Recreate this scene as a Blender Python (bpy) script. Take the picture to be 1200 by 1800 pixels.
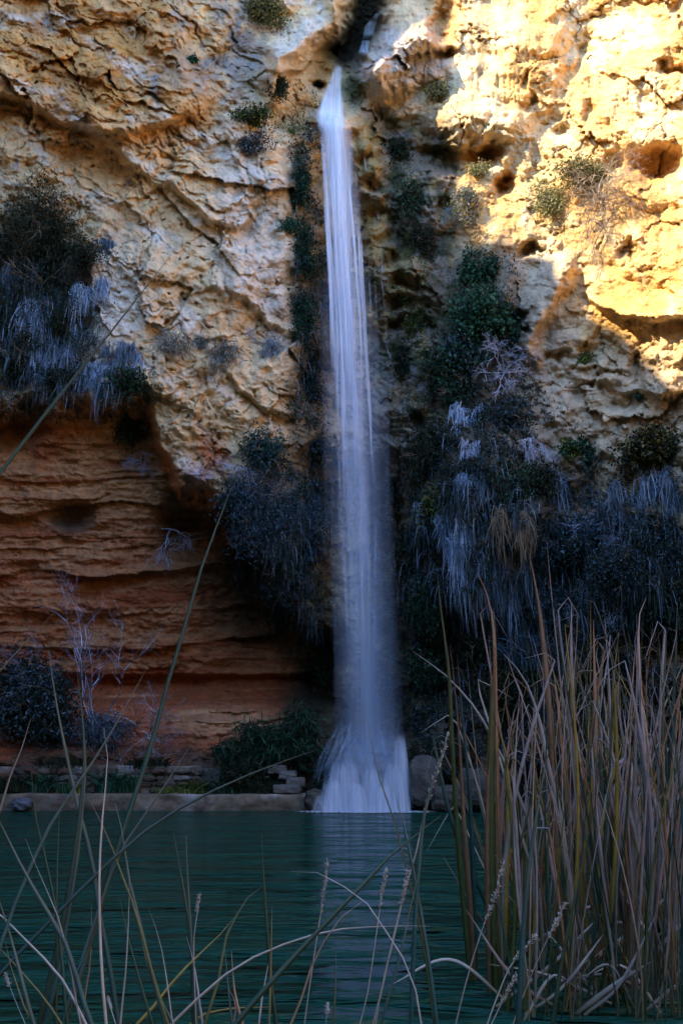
import bpy, math, random
import numpy as np
from mathutils import Vector

for o in list(bpy.data.objects):
    bpy.data.objects.remove(o)
R = math.radians
scene = bpy.context.scene
C = bpy.context.collection

# ------------------------------------------------------------------ camera
FOC, PITCH, EYE = 1559.0, R(15.14), 1.7      # focal length in photo pixels (1800 tall), tilt up, eye height
cam = bpy.data.cameras.new('camera')
cam.sensor_fit = 'VERTICAL'
cam.sensor_height = 36
cam.lens = 36 * FOC / 1800
cam.clip_start, cam.clip_end = 0.05, 2000
camo = bpy.data.objects.new('camera', cam)
camo.location = (0, 0, EYE)
camo.rotation_euler = (math.pi / 2 + PITCH, 0, 0)
C.objects.link(camo)
scene.camera = camo

# ------------------------------------------------------------------ sky, sun, exposure
SUN = Vector((-0.66, -0.36, 0.66)).normalized()      # towards the sun
elev = math.asin(SUN.z)
rot = math.atan2(SUN.x, SUN.y)
w = bpy.data.worlds.new('World')
scene.world = w
w.use_nodes = True
nt = w.node_tree
sky = nt.nodes.new('ShaderNodeTexSky')
sky.sky_type = 'NISHITA'
sky.sun_disc = False
sky.sun_elevation = elev
sky.sun_rotation = rot
sky.ozone_density = 8.0
sky.dust_density = 0.2
nt.links.new(sky.outputs[0], nt.nodes['Background'].inputs[0])
nt.nodes['Background'].inputs[1].default_value = 0.15
sl = bpy.data.lights.new('sun', 'SUN')
sl.energy = 2.35
sl.angle = R(0.53)
sl.color = (1.0, 0.81, 0.53)
so = bpy.data.objects.new('sun', sl)
so.location = (-30, -20, 60)
so.rotation_euler = (-SUN).to_track_quat('-Z', 'Y').to_euler()
C.objects.link(so)
vs = scene.view_settings
vs.view_transform = 'Standard'
vs.look = 'None'
vs.exposure = 2.8
vs.gamma = 1
vs.use_curve_mapping = False
cy = scene.cycles
cy.use_denoising = True
cy.max_bounces = 6
cy.diffuse_bounces = 3
cy.glossy_bounces = 3
cy.transmission_bounces = 4
cy.transparent_max_bounces = 40
cy.caustics_reflective = False
cy.caustics_refractive = False

# ------------------------------------------------------------------ helpers: pixel rays, noise
CT, ST = math.cos(PITCH), math.sin(PITCH)
def ray(u, v):
    cx = (u - 600) / FOC
    cyy = (900 - v) / FOC
    return cx, CT - cyy * ST, ST + cyy * CT
def at(u, v, y):                                 # point on the pixel's ray at distance y in front
    dx, dy, dz = ray(u, v)
    t = y / dy
    return np.stack([dx * t, y + 0 * dx, EYE + dz * t], -1)
def wy(v):                                       # distance at which the ray meets the water
    dx, dy, dz = ray(600, v)
    return -EYE / dz * dy
def sst(a, b, x):
    t = np.clip((x - a) / (b - a), 0, 1)
    return t * t * (3 - 2 * t)
_rg = np.random.default_rng(7)
_ga = _rg.uniform(0, 2 * np.pi, 4096)
GX, GY = np.cos(_ga).astype(np.float32), np.sin(_ga).astype(np.float32)
def hsh(ix, iy, seed):
    h = (ix * 374761393 + iy * 668265263 + seed * 974711) & 0xffffffff
    h = ((h ^ (h >> 13)) * 1274126177) & 0xffffffff
    return h ^ (h >> 16)
def pn(x, y, seed=0):
    xi = np.floor(x).astype(np.int64)
    yi = np.floor(y).astype(np.int64)
    xf, yf = x - xi, y - yi
    a = xf ** 3 * (xf * (xf * 6 - 15) + 10)
    b = yf ** 3 * (yf * (yf * 6 - 15) + 10)
    def g(i, j):
        k = hsh(xi + i, yi + j, seed) & 4095
        return GX[k] * (xf - i) + GY[k] * (yf - j)
    n0 = g(0, 0) * (1 - a) + g(1, 0) * a
    n1 = g(0, 1) * (1 - a) + g(1, 1) * a
    return (n0 * (1 - b) + n1 * b) * 1.5
def fbm(x, y, octv=4, seed=0, gain=0.5, ridge=False):
    s, amp, tot = 0, 1.0, 0
    for i in range(octv):
        n = pn(x, y, seed + i * 17)
        if ridge:
            n = 1 - 2 * np.abs(n)
        s = s + n * amp
        tot += amp
        amp *= gain
        x, y = x * 2.03 + 5.3, y * 2.03 + 1.7
    return s / tot
def facet(x, y, seed=0):                         # tilted planes per cell: broken rock faces; also distance to the crack
    xi = np.floor(x).astype(np.int64)
    yi = np.floor(y).astype(np.int64)
    f1 = np.full(x.shape, 9.0)
    f2 = np.full(x.shape, 9.0)
    val = np.zeros(x.shape)
    for i in (-1, 0, 1):
        for j in (-1, 0, 1):
            h = hsh(xi + i, yi + j, seed)
            px = xi + i + (h & 255) / 255.0
            py = yi + j + ((h >> 8) & 255) / 255.0
            dx, dy = x - px, y - py
            d = np.sqrt(dx * dx + dy * dy)
            tx = ((h >> 16) & 255) / 127.5 - 1
            ty = ((h >> 24) & 255) / 127.5 - 1
            o = ((h >> 5) & 255) / 127.5 - 1
            pv = tx * dx + ty * dy + 0.22 * o
            closer = d < f1
            f2 = np.where(closer, f1, np.minimum(f2, d))
            val = np.where(closer, pv, val)
            f1 = np.where(closer, d, f1)
    return val, f2 - f1
def ell(u, v, cu, cv, ru, rv, deg=0, p=2.0):     # soft elliptical weight 1 -> 0
    c, s = math.cos(R(deg)), math.sin(R(deg))
    a = ((u - cu) * c + (v - cv) * s) / ru
    b = (-(u - cu) * s + (v - cv) * c) / rv
    r = np.sqrt(a * a + b * b)
    return np.exp(-np.power(r, p) * 1.2)
def seg(u, v, pts, wd):                          # soft weight along a polyline
    best = np.full(np.shape(u), 1e9)
    for (x0, y0), (x1, y1) in zip(pts[:-1], pts[1:]):
        L2 = (x1 - x0) ** 2 + (y1 - y0) ** 2
        t = np.clip(((u - x0) * (x1 - x0) + (v - y0) * (y1 - y0)) / L2, 0, 1)
        best = np.minimum(best, (u - x0 - t * (x1 - x0)) ** 2 + (v - y0 - t * (y1 - y0)) ** 2)
    return np.exp(-best / wd ** 2)
def ip(x, pts):
    return np.interp(x, [p[0] for p in pts], [p[1] for p in pts])

# ------------------------------------------------------------------ the rock face: distance of the cliff along every direction
LIP = [(-900, 740), (-200, 720), (0, 712), (100, 700), (200, 690), (262, 700), (288, 780), (318, 840), (370, 858), (420, 885), (480, 990), (540, 1080), (620, 1120)]
def depth(u, v, rough=True):
    shp = np.shape(u)
    u = np.asarray(u, float).ravel()
    v = np.asarray(v, float).ravel()
    n1 = fbm(u / 110, v / 110, 3, 3)
    n2 = fbm(u / 110, v / 110, 3, 31)
    n3 = fbm(u / 32, v / 32, 3, 51)
    n4 = fbm(u / 32, v / 32, 3, 71)
    uw = u + 26 * n1 + 9 * n3
    vw = v + 26 * n2 + 9 * n4
    D = ip(u, [(-900, 14), (-400, 21), (-100, 26.4), (100, 27.5), (400, 28.3), (500, 28.9), (560, 29.9), (690, 30.1), (760, 29.4), (850, 28.7), (960, 28.1), (1080, 26.8), (1200, 25.0), (1500, 19.5), (2100, 11)])
    left = 1 - sst(520, 610, uw)
    # left: overhanging ochre roof, then buttress, then the deep recess under its lip
    l1 = ip(u, [(-900, 150), (0, 168), (60, 192), (130, 232), (210, 243), (270, 236), (330, 210), (400, 165)])
    dv = l1 - vw
    D -= 1.3 * np.exp(-np.clip(dv, 0, 999) / 170) * sst(-6, 16, dv) * (1 - sst(290, 400, uw))
    l2 = ip(u, [(100, 250), (200, 285), (300, 330), (370, 400), (418, 412), (440, 380)])
    dv = l2 - vw
    D -= 0.7 * np.exp(-np.clip(dv, 0, 999) / 110) * sst(-5, 12, dv) * sst(120, 220, uw) * (1 - sst(425, 440, uw))
    l3 = ip(u, [(380, 500), (430, 540), (505, 592), (560, 620)])
    dv = l3 - vw
    D -= 0.6 * np.exp(-np.clip(dv, 0, 999) / 60) * sst(-4, 12, dv) * sst(380, 420, uw) * (1 - sst(505, 525, uw))
    l4 = ip(u, [(380, 660), (420, 690), (470, 725), (505, 738), (560, 750)])
    dv = l4 - vw
    D -= 0.7 * np.exp(-np.clip(dv, 0, 999) / 70) * sst(-4, 12, dv) * sst(370, 420, uw) * (1 - sst(500, 530, uw))
    D -= 0.6 * ell(uw, vw, 470, 330, 60, 110, -15)
    D -= 0.5 * ell(uw, vw, 330, 480, 120, 70, 30)
    D += 0.9 * ell(uw, vw, 30, 560, 95, 190)
    D -= 0.7 * ell(uw, vw, 360, 650, 90, 60)
    D += 0.8 * ell(uw, vw, 480, 170, 40, 40) + 0.5 * ell(uw, vw, 400, 90, 60, 50)
    B = ip(u, LIP)
    bel = sst(-8, 58, vw + 22 * n1 + 14 * n4 - B) * (1 - sst(545, 615, uw))
    rec = ip(v, [(690, 29.9), (760, 30.2), (860, 31.0), (1000, 32.2), (1100, 33.0), (1200, 33.6), (1240, 32.3), (1300, 31.4), (1345, 30.2), (1480, 29.9)]) + 2.6 * ell(u, v, 470, 1050, 120, 160, 0, 3) + 2.2 * ell(u, v, 345, 920, 60, 70, 20, 3) + 1.6 * ell(u, v, 10, 745, 60, 45, 0, 3)
    rec = rec + ip(u, [(-900, -10), (-200, -2.4), (0, -0.9), (250, 0), (600, 0.3)])
    # horizontal beds of the red wall
    if rough:
        hb = v + 26 * fbm(u / 200, v / 60, 4, 91) + 0.02 * u
        bed = 0
        for sc, am, sd in ((56.0, 0.30, 5), (23.0, 0.14, 6)):
            k = hb / sc + 0.6 * pn(u / 300, v / 90, sd)
            fr = k - np.floor(k)
            idr = (hsh(np.floor(k).astype(np.int64), np.floor(k).astype(np.int64) * 3, sd) & 255) / 255.0
            bm_ = np.clip(.5 + 1.4 * pn(u / 130, v / 45, sd + 40), 0, 1.2)
            bed = bed + bm_ * (am * (idr - 0.5) * 2 + am * 0.9 * fr ** 3)
        rec = rec - bed - 0.50 * fbm(u / 90, v / 36, 5, 14, .55) - 0.10 * fbm(u / 22, v / 13, 3, 15, ridge=True)
    rec = rec + 0.9 * sst(1182, 1196, v) * (1 - sst(1226, 1240, v)) - 0.5 * ell(u, v, 360, 1275, 120, 26)
    rec = rec + 1.0 * ell(u, v, 128, 905, 42, 26, 0, 4)
    D = D * (1 - bel) + rec * bel
    if rough:
        D += 3.2 * bel * (1 - bel) * (.55 * fbm(u / 46, v / 40, 5, 481, .6) + .3 * facet(u / 34 + .3 * n3, v / 30 + .3 * n4, 27)[0])
    # channel behind the fall
    ch = sst(520, 585, uw) * (1 - sst(665, 735, uw))
    D += 0.5 * ch * sst(230, 420, v) + 1.6 * ch * sst(780, 900, vw) * (1 - sst(1230, 1330, v))
    D -= 0.8 * ell(uw, vw, 700, 740, 45, 110, 10)
    # lip of pale tufa under the spout and the knobbly apron on its right
    D -= 1.5 * ell(u, vw, 590, 212, 42, 22, 0, 3) + 1.1 * ell(uw, vw, 648, 300, 32, 110, -12, 3)
    D -= 0.7 * ell(uw, vw, 665, 450, 30, 90, -8, 3)
    for a, b, r in ((640, 262, 12), (655, 300, 13), (660, 345, 14), (690, 440, 13), (712, 470, 17), (708, 520, 15), (722, 490, 12), (640, 330, 10), (700, 560, 14), (735, 715, 13)):
        D -= 0.5 * ell(u, vw, a, b, r * 1.3, r * .8, 0, 4) - 0.35 * ell(u, vw, a, b + r * 1.7, r * 1.3, r * .7, 0, 4)
    # cleft of the upper stream, boulders and the small arch round it
    cleft = np.minimum(1, 1.5 * seg(u + 16 * n3, v + 16 * n4, [(645, -160), (650, 10), (632, 62), (608, 92)], 28))
    D -= 1.9 * ell(uw, vw, 700, 105, 72, 62, -35, 3.5) + 0.9 * ell(uw, vw, 650, 125, 40, 38, 0, 3)
    D += 0.9 * ell(u, v, 625, 152, 30, 34, 0, 3)
    D -= 1.6 * seg(uw, vw, [(482, 175), (492, 95), (530, 58), (572, 45)], 22)
    D += 1.0 * ell(u, vw, 572, 95, 18, 48, 10, 3) + 1.5 * ell(u + 12 * n3, v + 12 * n4, 557, 148, 14, 11, 30, 3)
    D += 5.5 * cleft
    D -= 0.9 * seg(uw, vw, [(585, -80), (588, 10), (592, 95)], 12)
    D += 0.8 * ell(uw, vw, 470, 15, 45, 40)
    # right, in the sun: holes, rounded folds, ledges
    for a, b, ra, rb, am, dg in ((772, 278, 42, 20, 1.3, 8), (852, 272, 34, 20, 1.9, -15), (884, 326, 17, 22, 1.5, 20), (930, 180, 9, 18, .6, 20), (1152, 285, 46, 34, 1.7, 0),
                                 (1075, 290, 18, 22, .9, 0), (1035, 195, 10, 20, .6, 0), (775, 40, 20, 38, 1.2, 15), (780, 95, 15, 18, .9, 40), (930, 440, 26, 10, 1.3, -12),
                                 (1120, 655, 10, 26, .8, -5), (985, 625, 30, 10, .6, -12), (905, 590, 20, 40, 1.0, 5), (1050, 655, 60, 8, .6, 4), (925, 145, 7, 15, .5, 0),
                                 (985, 230, 18, 12, .7, -40), (1020, 95, 12, 40, .7, 22), (1180, 120, 30, 10, .7, 10), (1100, 445, 18, 22, .7, 30)):
        D += .75 * am * ell(u + 16 * n3, v + 16 * n4, a, b, ra, rb, dg, 3)
    dvr = ip(u, [(1000, 520), (1060, 552), (1130, 562), (1260, 572)]) - vw
    D -= 0.95 * np.exp(-np.clip(dvr, 0, 999) / 60) * sst(-4, 10, dvr) * sst(1010, 1090, uw)
    D -= 0.9 * ell(uw, vw, 905, 110, 75, 140, 8) - 0.5 * ell(uw, vw, 1000, 120, 30, 140, 22)
    D -= 0.7 * ell(uw, vw, 790, 190, 40, 80, 10) + 0.5 * ell(uw, vw, 830, 215, 70, 30, 0, 3)
    D -= 0.9 * ell(uw, vw, 1100, 440, 70, 70) + 0.6 * ell(uw, vw, 1120, 340, 50, 30)
    D -= 0.9 * seg(uw, vw, [(990, 470), (955, 530), (938, 610)], 20) + 0.6 * ell(uw, vw, 885, 520, 24, 60)
    dvr = ip(u, [(960, 660), (1020, 672), (1100, 690), (1260, 700)]) - vw
    D -= 0.5 * np.exp(-np.clip(dvr, 0, 999) / 70) * sst(-4, 12, dvr) * sst(960, 1010, uw)
    D -= 0.5 * ell(uw, vw, 760, 330, 40, 60) + 0.5 * ell(uw, vw, 800, 640, 60, 70)
    # bulge of hanging growth, hollow under it, then the bank
    D -= 1.7 * ell(uw, vw, 850, 900, 120, 200, 0, 3) + 0.9 * ell(uw, vw, 1060, 980, 140, 150)
    D += 1.3 * ell(uw, vw, 775, 1140, 75, 90, 0, 3)
    rt = sst(1235, 1420, v) * sst(500, 580, u)
    D = D * (1 - rt) + rt * ip(u, [(500, 29.6), (560, 28.9), (740, 28.4), (900, 27.8), (1260, 25.5)])
    D -= 1.3 * ell(u, v, 655, 1385, 66, 72, 0, 3) + 0.5 * ell(u, v, 770, 1360, 55, 60, 0, 3) * sst(700, 740, u)
    if rough:
        # diagonal bedding on the left buttress
        cs, sn = math.cos(R(27)), math.sin(R(27))
        a = uw * cs + vw * sn
        b = -uw * sn + vw * cs
        ul = ell(uw, vw, 150, 120, 330, 210, 15, 4)         # the bedded roof, upper left
        lf = left * (1 - bel) * (.35 + .65 * ul)
        k = b / 52 + 0.8 * fbm(a / 190, b / 90, 3, 8)
        fr = k - np.floor(k)
        amp = 0.34 * np.clip(0.2 + 1.8 * pn(a / 150, b / 90, 9), 0.0, 1.3)
        D -= lf * ul * amp * fr ** 3.5
        mk = np.clip(.45 + 1.6 * pn(u / 105, v / 105, 79), 0, 1)
        v1, e1 = facet(a / 130 + .12 * n3, b / 90 + .12 * n4, 21)
        v2, e2 = facet(a / 44 + .2 * n3, b / 30 + .2 * n4, 22)
        D += lf * (0.42 * v1 + 0.30 * v2 * mk)
        D -= lf * 0.60 * fbm(a / 190, b / 100, 6, 411, .56, True)
        D += lf * 0.42 * fbm(a / 110, b / 66, 6, 431, .58, True)
        oth = (1 - bel) * (1 - lf)
        sunny = 1 - .5 * sst(740, 800, uw) * (1 - sst(520, 640, vw))
        v5, e5 = facet(u / 20 + .4 * n3, v / 15 + .4 * n4, 28)
        D += (1 - bel) * .10 * v5 * mk * sunny
        v3, e3 = facet(uw / 130 + .2 * n3, vw / 110 + .2 * n4, 23)
        v4, e4 = facet(u / 40 + .3 * n3, v / 36 + .3 * n4, 24)
        D += oth * sunny * (0.50 * v3 + 0.20 * v4 * mk)
        D += oth * sunny * 0.80 * fbm(u / 150 + .3 * n1, v / 140 + .3 * n2, 6, 451, .52, True)
        D -= oth * sunny * 0.40 * fbm(u / 100, v / 120, 5, 461, .49, True)
        # slabs broken off the pale face leave sharp-edged scars
        sc_, es = facet(uw / 210 + .5, vw / 150, 29)
        D += left * (1 - bel) * (1 - ul) * 0.55 * sc_
        crack = sst(0.07, 0.0, e1) * lf * 0.5 + sst(0.06, 0, e3) * oth * 0.25
        D += 0.35 * crack * np.clip(.5 + pn(u / 120, v / 120, 77) * 2, 0, 1)
        D += (1 - bel) * 0.5 * fbm(u / 120, v / 105, 6, 41, 0.55)
        # small pits, and drips running down the pale curtains
        D += (1 - bel) * (sunny - .4) * 0.4 * sst(0.5, 0.8, pn(u / 12 + n3, v / 10 + n4, 61)) * np.clip(pn(u / 130, v / 130, 62) * 2 + .2, 0, 1)
        drip = fbm(u / 14 + .5 * n1, v / 190, 2, 63, ridge=True)
        D -= 0.10 * drip * np.clip(ell(u, v, 840, 130, 130, 150) + ell(u, v, 1120, 180, 80, 90) + ell(u, v, 60, 280, 120, 60), 0, 1)
    # keep a clear shaft in front of the fall
    shaft = sst(545, 570, u) * (1 - sst(690, 715, u)) * sst(235, 270, v) * (1 - sst(1240, 1290, v))
    shaft2 = sst(545, 562, u) * (1 - sst(622, 640, u)) * sst(225, 240, v) * (1 - sst(1240, 1290, v))
    sh = np.maximum(shaft * sst(380, 520, v), shaft2)
    D = D * (1 - sh) + np.maximum(D, 29.25) * sh
    return D.reshape(shp)

def pmin(a, b):
    return np.minimum(a, b)

# rock colours, mostly as the stone is stained (reflectance)
OCH, CRM, PAL, RED, TAN = (.56, .25, .055), (.69, .48, .25), (.64, .55, .45), (.36, .10, .035), (.52, .27, .12)
TUF, MOS, LIC, SOC, SCR, DRK = (.34, .235, .085), (.045, .050, .018), (.17, .165, .165), (.58, .33, .10), (.70, .55, .33), (.06, .05, .04)
def rockcol(u, v):
    u = u.ravel()
    v = v.ravel()
    n1 = fbm(u / 80, v / 80, 4, 131, .6)
    n2 = fbm(u / 80, v / 80, 4, 141, .6)
    uw, vw = u + 45 * n1, v + 45 * n2
    c = np.tile(np.array(CRM), (len(u), 1))
    def mix(col, wgt):
        nonlocal c
        wgt = np.clip(wgt, 0, 1)[:, None]
        c = c * (1 - wgt) + np.array(col) * wgt
    cs, sn = math.cos(R(32)), math.sin(R(32))
    a, b = u * cs + v * sn, -u * sn + v * cs
    st = fbm(a / 150, b / 30, 4, 151, .6)
    lw = 1 - sst(540, 600, uw)
    mix(OCH, 1.1 * ell(uw, vw, 150, 110, 260, 170, 10, 3) * (.8 + .6 * st))
    mix((.30, .15, .055), .85 * ell(uw, vw, 60, 60, 260, 150, 15, 3) * sst(-.25, .35, fbm(a / 120, b / 40, 5, 155, .62)))
    mix(OCH, .55 * lw * sst(.0, .5, st) * sst(420, 200, vw))
    mix(PAL, .85 * lw * sst(.05, .5, fbm(a / 130 + 7, b / 45, 4, 161, .6)))
    mix(PAL, .8 * ell(uw, vw, 440, 400, 70, 200, -10, 3))
    mix(LIC, .9 * ell(uw, vw, 400, 85, 105, 125, 20, 3) * sst(-.35, .25, n2 + .4 * st))
    mix((.24, .22, .21), .8 * lw * sst(.18, .5, fbm(u / 60, v / 75, 5, 165, .62)) * sst(-.2, .2, n1))
    mix(LIC, .8 * ell(uw, vw, 240, 440, 70, 60, 0, 3) * sst(-.2, .4, n1))
    mix(PAL, .8 * ell(uw, vw, 190, 530, 80, 100, 0, 3))
    # red beds of the recess
    B = ip(u, LIP)
    bel = sst(-20, 25, v - B + 8 * n1) * (1 - sst(530, 620, uw))
    hb = v + 14 * fbm(u / 260, v / 60, 3, 91) + 0.02 * u
    bs = fbm(u / 500, hb / 22, 4, 171, .6)
    red = np.tile(np.array(TAN), (len(u), 1))
    wr = np.clip(.5 * sst(830, 1000, v + 70 * n1) + .75 * sst(-.1, .45, bs) + .75 * ell(uw, v, 80, 790, 45, 50, 0, 3) + .5 * sst(1180, 1195, v), 0, 1)[:, None]
    red = red * (1 - wr) + np.array(RED) * wr
    lt = (np.clip(.75 * sst(.15, .5, fbm(u / 220, hb / 16, 4, 173, .6)) + .7 * ell(u, v, 400, 1270, 110, 30, 0, 3), 0, 1))[:, None]
    red = red * (1 - lt) + np.array((.56, .31, .155)) * lt
    c = c * (1 - bel[:, None]) + red * bel[:, None]
    mix(RED, .9 * ell(u, v, 375, 800, 32, 40, -30, 3) * sst(-.3, .3, n1 + .2))
    mix((.42, .33, .36), .9 * ell(u, v, 345, 838, 30, 22, 0, 3))
    mix(DRK, .9 * ell(u, v, 125, 915, 45, 30, 0, 3))  # dark patch laid over the hollow in the red wall
    # sunny right side: deep ochre with pale curtains
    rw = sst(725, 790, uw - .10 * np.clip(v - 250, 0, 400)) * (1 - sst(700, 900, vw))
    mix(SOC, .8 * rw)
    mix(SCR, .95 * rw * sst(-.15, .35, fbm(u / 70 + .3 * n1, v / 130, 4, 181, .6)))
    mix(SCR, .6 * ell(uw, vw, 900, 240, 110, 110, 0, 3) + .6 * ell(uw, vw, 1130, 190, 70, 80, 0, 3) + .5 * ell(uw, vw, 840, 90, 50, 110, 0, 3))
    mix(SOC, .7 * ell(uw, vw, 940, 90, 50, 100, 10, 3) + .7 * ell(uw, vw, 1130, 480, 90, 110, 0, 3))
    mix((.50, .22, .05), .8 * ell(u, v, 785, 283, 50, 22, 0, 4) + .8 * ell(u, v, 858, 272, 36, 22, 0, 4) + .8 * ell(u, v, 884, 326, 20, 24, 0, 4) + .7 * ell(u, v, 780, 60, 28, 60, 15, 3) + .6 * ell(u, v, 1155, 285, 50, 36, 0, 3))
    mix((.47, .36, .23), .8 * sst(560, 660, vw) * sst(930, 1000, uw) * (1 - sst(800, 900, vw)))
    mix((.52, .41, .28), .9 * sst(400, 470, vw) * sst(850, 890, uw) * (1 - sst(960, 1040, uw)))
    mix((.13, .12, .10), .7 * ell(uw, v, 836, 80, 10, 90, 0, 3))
    # grey and mossy band right of the fall
    gb = sst(610, 660, uw) * (1 - sst(760, 830, uw - .25 * np.clip(v - 250, 0, 500) * .5)) * sst(170, 240, vw) 
    mix((.15, .13, .10), .93 * gb)
    mix(TUF, gb * .7 * sst(.0, .4, fbm(u / 40, v / 60, 4, 191, .6)))
    mix(LIC, gb * .8 * sst(.1, .4, fbm(u / 50 + 9, v / 70, 4, 193, .6)))
    mix(MOS, gb * .95 * sst(-.05, .3, fbm(u / 45 + 3, v / 60, 4, 195, .6)))
    mix((.40, .37, .35), .8 * ell(uw, vw, 705, 105, 80, 75, -30, 3.5))
    mix((.44, .36, .31), .7 * ell(uw, vw, 655, 140, 35, 50, 0, 3))
    mix((.19, .15, .12), .7 * ell(uw, vw, 730, 130, 40, 35, 0, 3) * sst(-.3, .3, n2))
    mix((.52, .27, .075), .95 * ell(u, vw, 572, 100, 24, 60, 8, 3) + .7 * ell(u, vw, 530, 190, 25, 50, 0, 3))
    mix(PAL, .7 * seg(uw, vw, [(492, 120), (500, 80), (530, 50), (572, 38)], 16))
    mix(MOS, .95 * ell(u, v, 622, 155, 26, 38, 0, 3) + .8 * ell(uw, vw, 535, 300, 22, 80, 0, 3) * sst(-.2, .3, n1))
    mix(TUF, .9 * ell(u, vw, 645, 270, 30, 60, -10, 3) + .8 * ell(u, vw, 660, 400, 28, 60, 0, 3) + .8 * ell(u, vw, 700, 490, 30, 50, 0, 3))
    mix((.30, .255, .20), .85 * ell(uw, vw, 600, 680, 60, 110, 0, 3) + .6 * ell(uw, vw, 690, 760, 40, 90, 0, 3))
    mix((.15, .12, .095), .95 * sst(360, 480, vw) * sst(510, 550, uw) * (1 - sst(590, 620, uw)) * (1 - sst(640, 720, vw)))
    # soil and moss under the hanging growth
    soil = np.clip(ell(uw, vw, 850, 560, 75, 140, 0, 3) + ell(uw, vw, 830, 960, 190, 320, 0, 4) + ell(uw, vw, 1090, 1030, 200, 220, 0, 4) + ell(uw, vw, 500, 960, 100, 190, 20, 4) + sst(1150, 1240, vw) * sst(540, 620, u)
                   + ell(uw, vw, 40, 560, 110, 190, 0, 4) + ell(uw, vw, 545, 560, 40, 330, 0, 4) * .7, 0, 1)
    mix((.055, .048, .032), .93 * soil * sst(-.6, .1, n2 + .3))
    mix((.42, .24, .12), .8 * ell(uw, vw, 1010, 880, 26, 40, 0, 3))
    mix((.06, .05, .035), .85 * sst(1290, 1330, v) * (1 - sst(560, 640, u)) * sst(-.4, .2, n2 + .25 - .5 * ell(u, v, 380, 1290, 60, 40)))
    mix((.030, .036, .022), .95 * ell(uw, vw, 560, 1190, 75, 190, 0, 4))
    mix((.10, .09, .075), .9 * ell(u, v, 655, 1385, 80, 80, 0, 4))
    mix((.045, .04, .032), 1.3 * seg(u, v, [(648, -120), (650, 10), (632, 62), (607, 96)], 24))  # wet rock in the cleft, its shade also painted into the colour
    grain = 1 + .30 * fbm(u / 16, v / 14, 4, 201, .65) + .16 * fbm(u / 200, v / 200, 3, 203)
    speck = sst(.35, .7, pn(u / 7, v / 6, 205)) * sst(-.1, .4, pn(u / 90, v / 90, 207))
    c = c * grain[:, None] * (1 - .45 * speck[:, None])
    return np.clip(c, .008, .8)

# ------------------------------------------------------------------ mesh helpers
def link(name, me, mat=None, parent=None):
    o = bpy.data.objects.new(name, me)
    C.objects.link(o)
    if mat is not None and me is not None and len(me.materials) == 0:
        me.materials.append(mat)
    if parent is not None:
        o.parent = parent
    return o
def mesh_np(name, V, F, col=None, smooth=True):          # F: (n,3) or (n,4)
    V = np.asarray(V, np.float32)
    F = np.asarray(F, np.int32)
    me = bpy.data.meshes.new(name)
    me.vertices.add(len(V))
    me.vertices.foreach_set('co', V.ravel())
    k = F.shape[1]
    me.loops.add(F.size)
    me.loops.foreach_set('vertex_index', F.ravel())
    me.polygons.add(len(F))
    me.polygons.foreach_set('loop_start', np.arange(0, F.size, k, dtype=np.int32))
    me.polygons.foreach_set('use_smooth', np.full(len(F), smooth))
    me.update(calc_edges=True)
    if col is not None:
        at_ = me.attributes.new('Col', 'FLOAT_COLOR', 'POINT')
        cc = np.ones((len(V), 4), np.float32)
        cc[:, :col.shape[1]] = col
        at_.data.foreach_set('color', cc.ravel())
    return me
def grid_faces(nr, nc):
    i = np.arange(nr * nc).reshape(nr, nc)
    return np.stack([i[:-1, :-1], i[1:, :-1], i[1:, 1:], i[:-1, 1:]], -1).reshape(-1, 4)
def tag(o, label=None, cat=None, group=None, kind=None):
    if label: o['label'] = label
    if cat: o['category'] = cat
    if group: o['group'] = group
    if kind: o['kind'] = kind
    return o
def empty(name, loc):
    o = bpy.data.objects.new(name, None)
    o.empty_display_size = .1
    o.location = loc
    C.objects.link(o)
    return o

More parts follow.
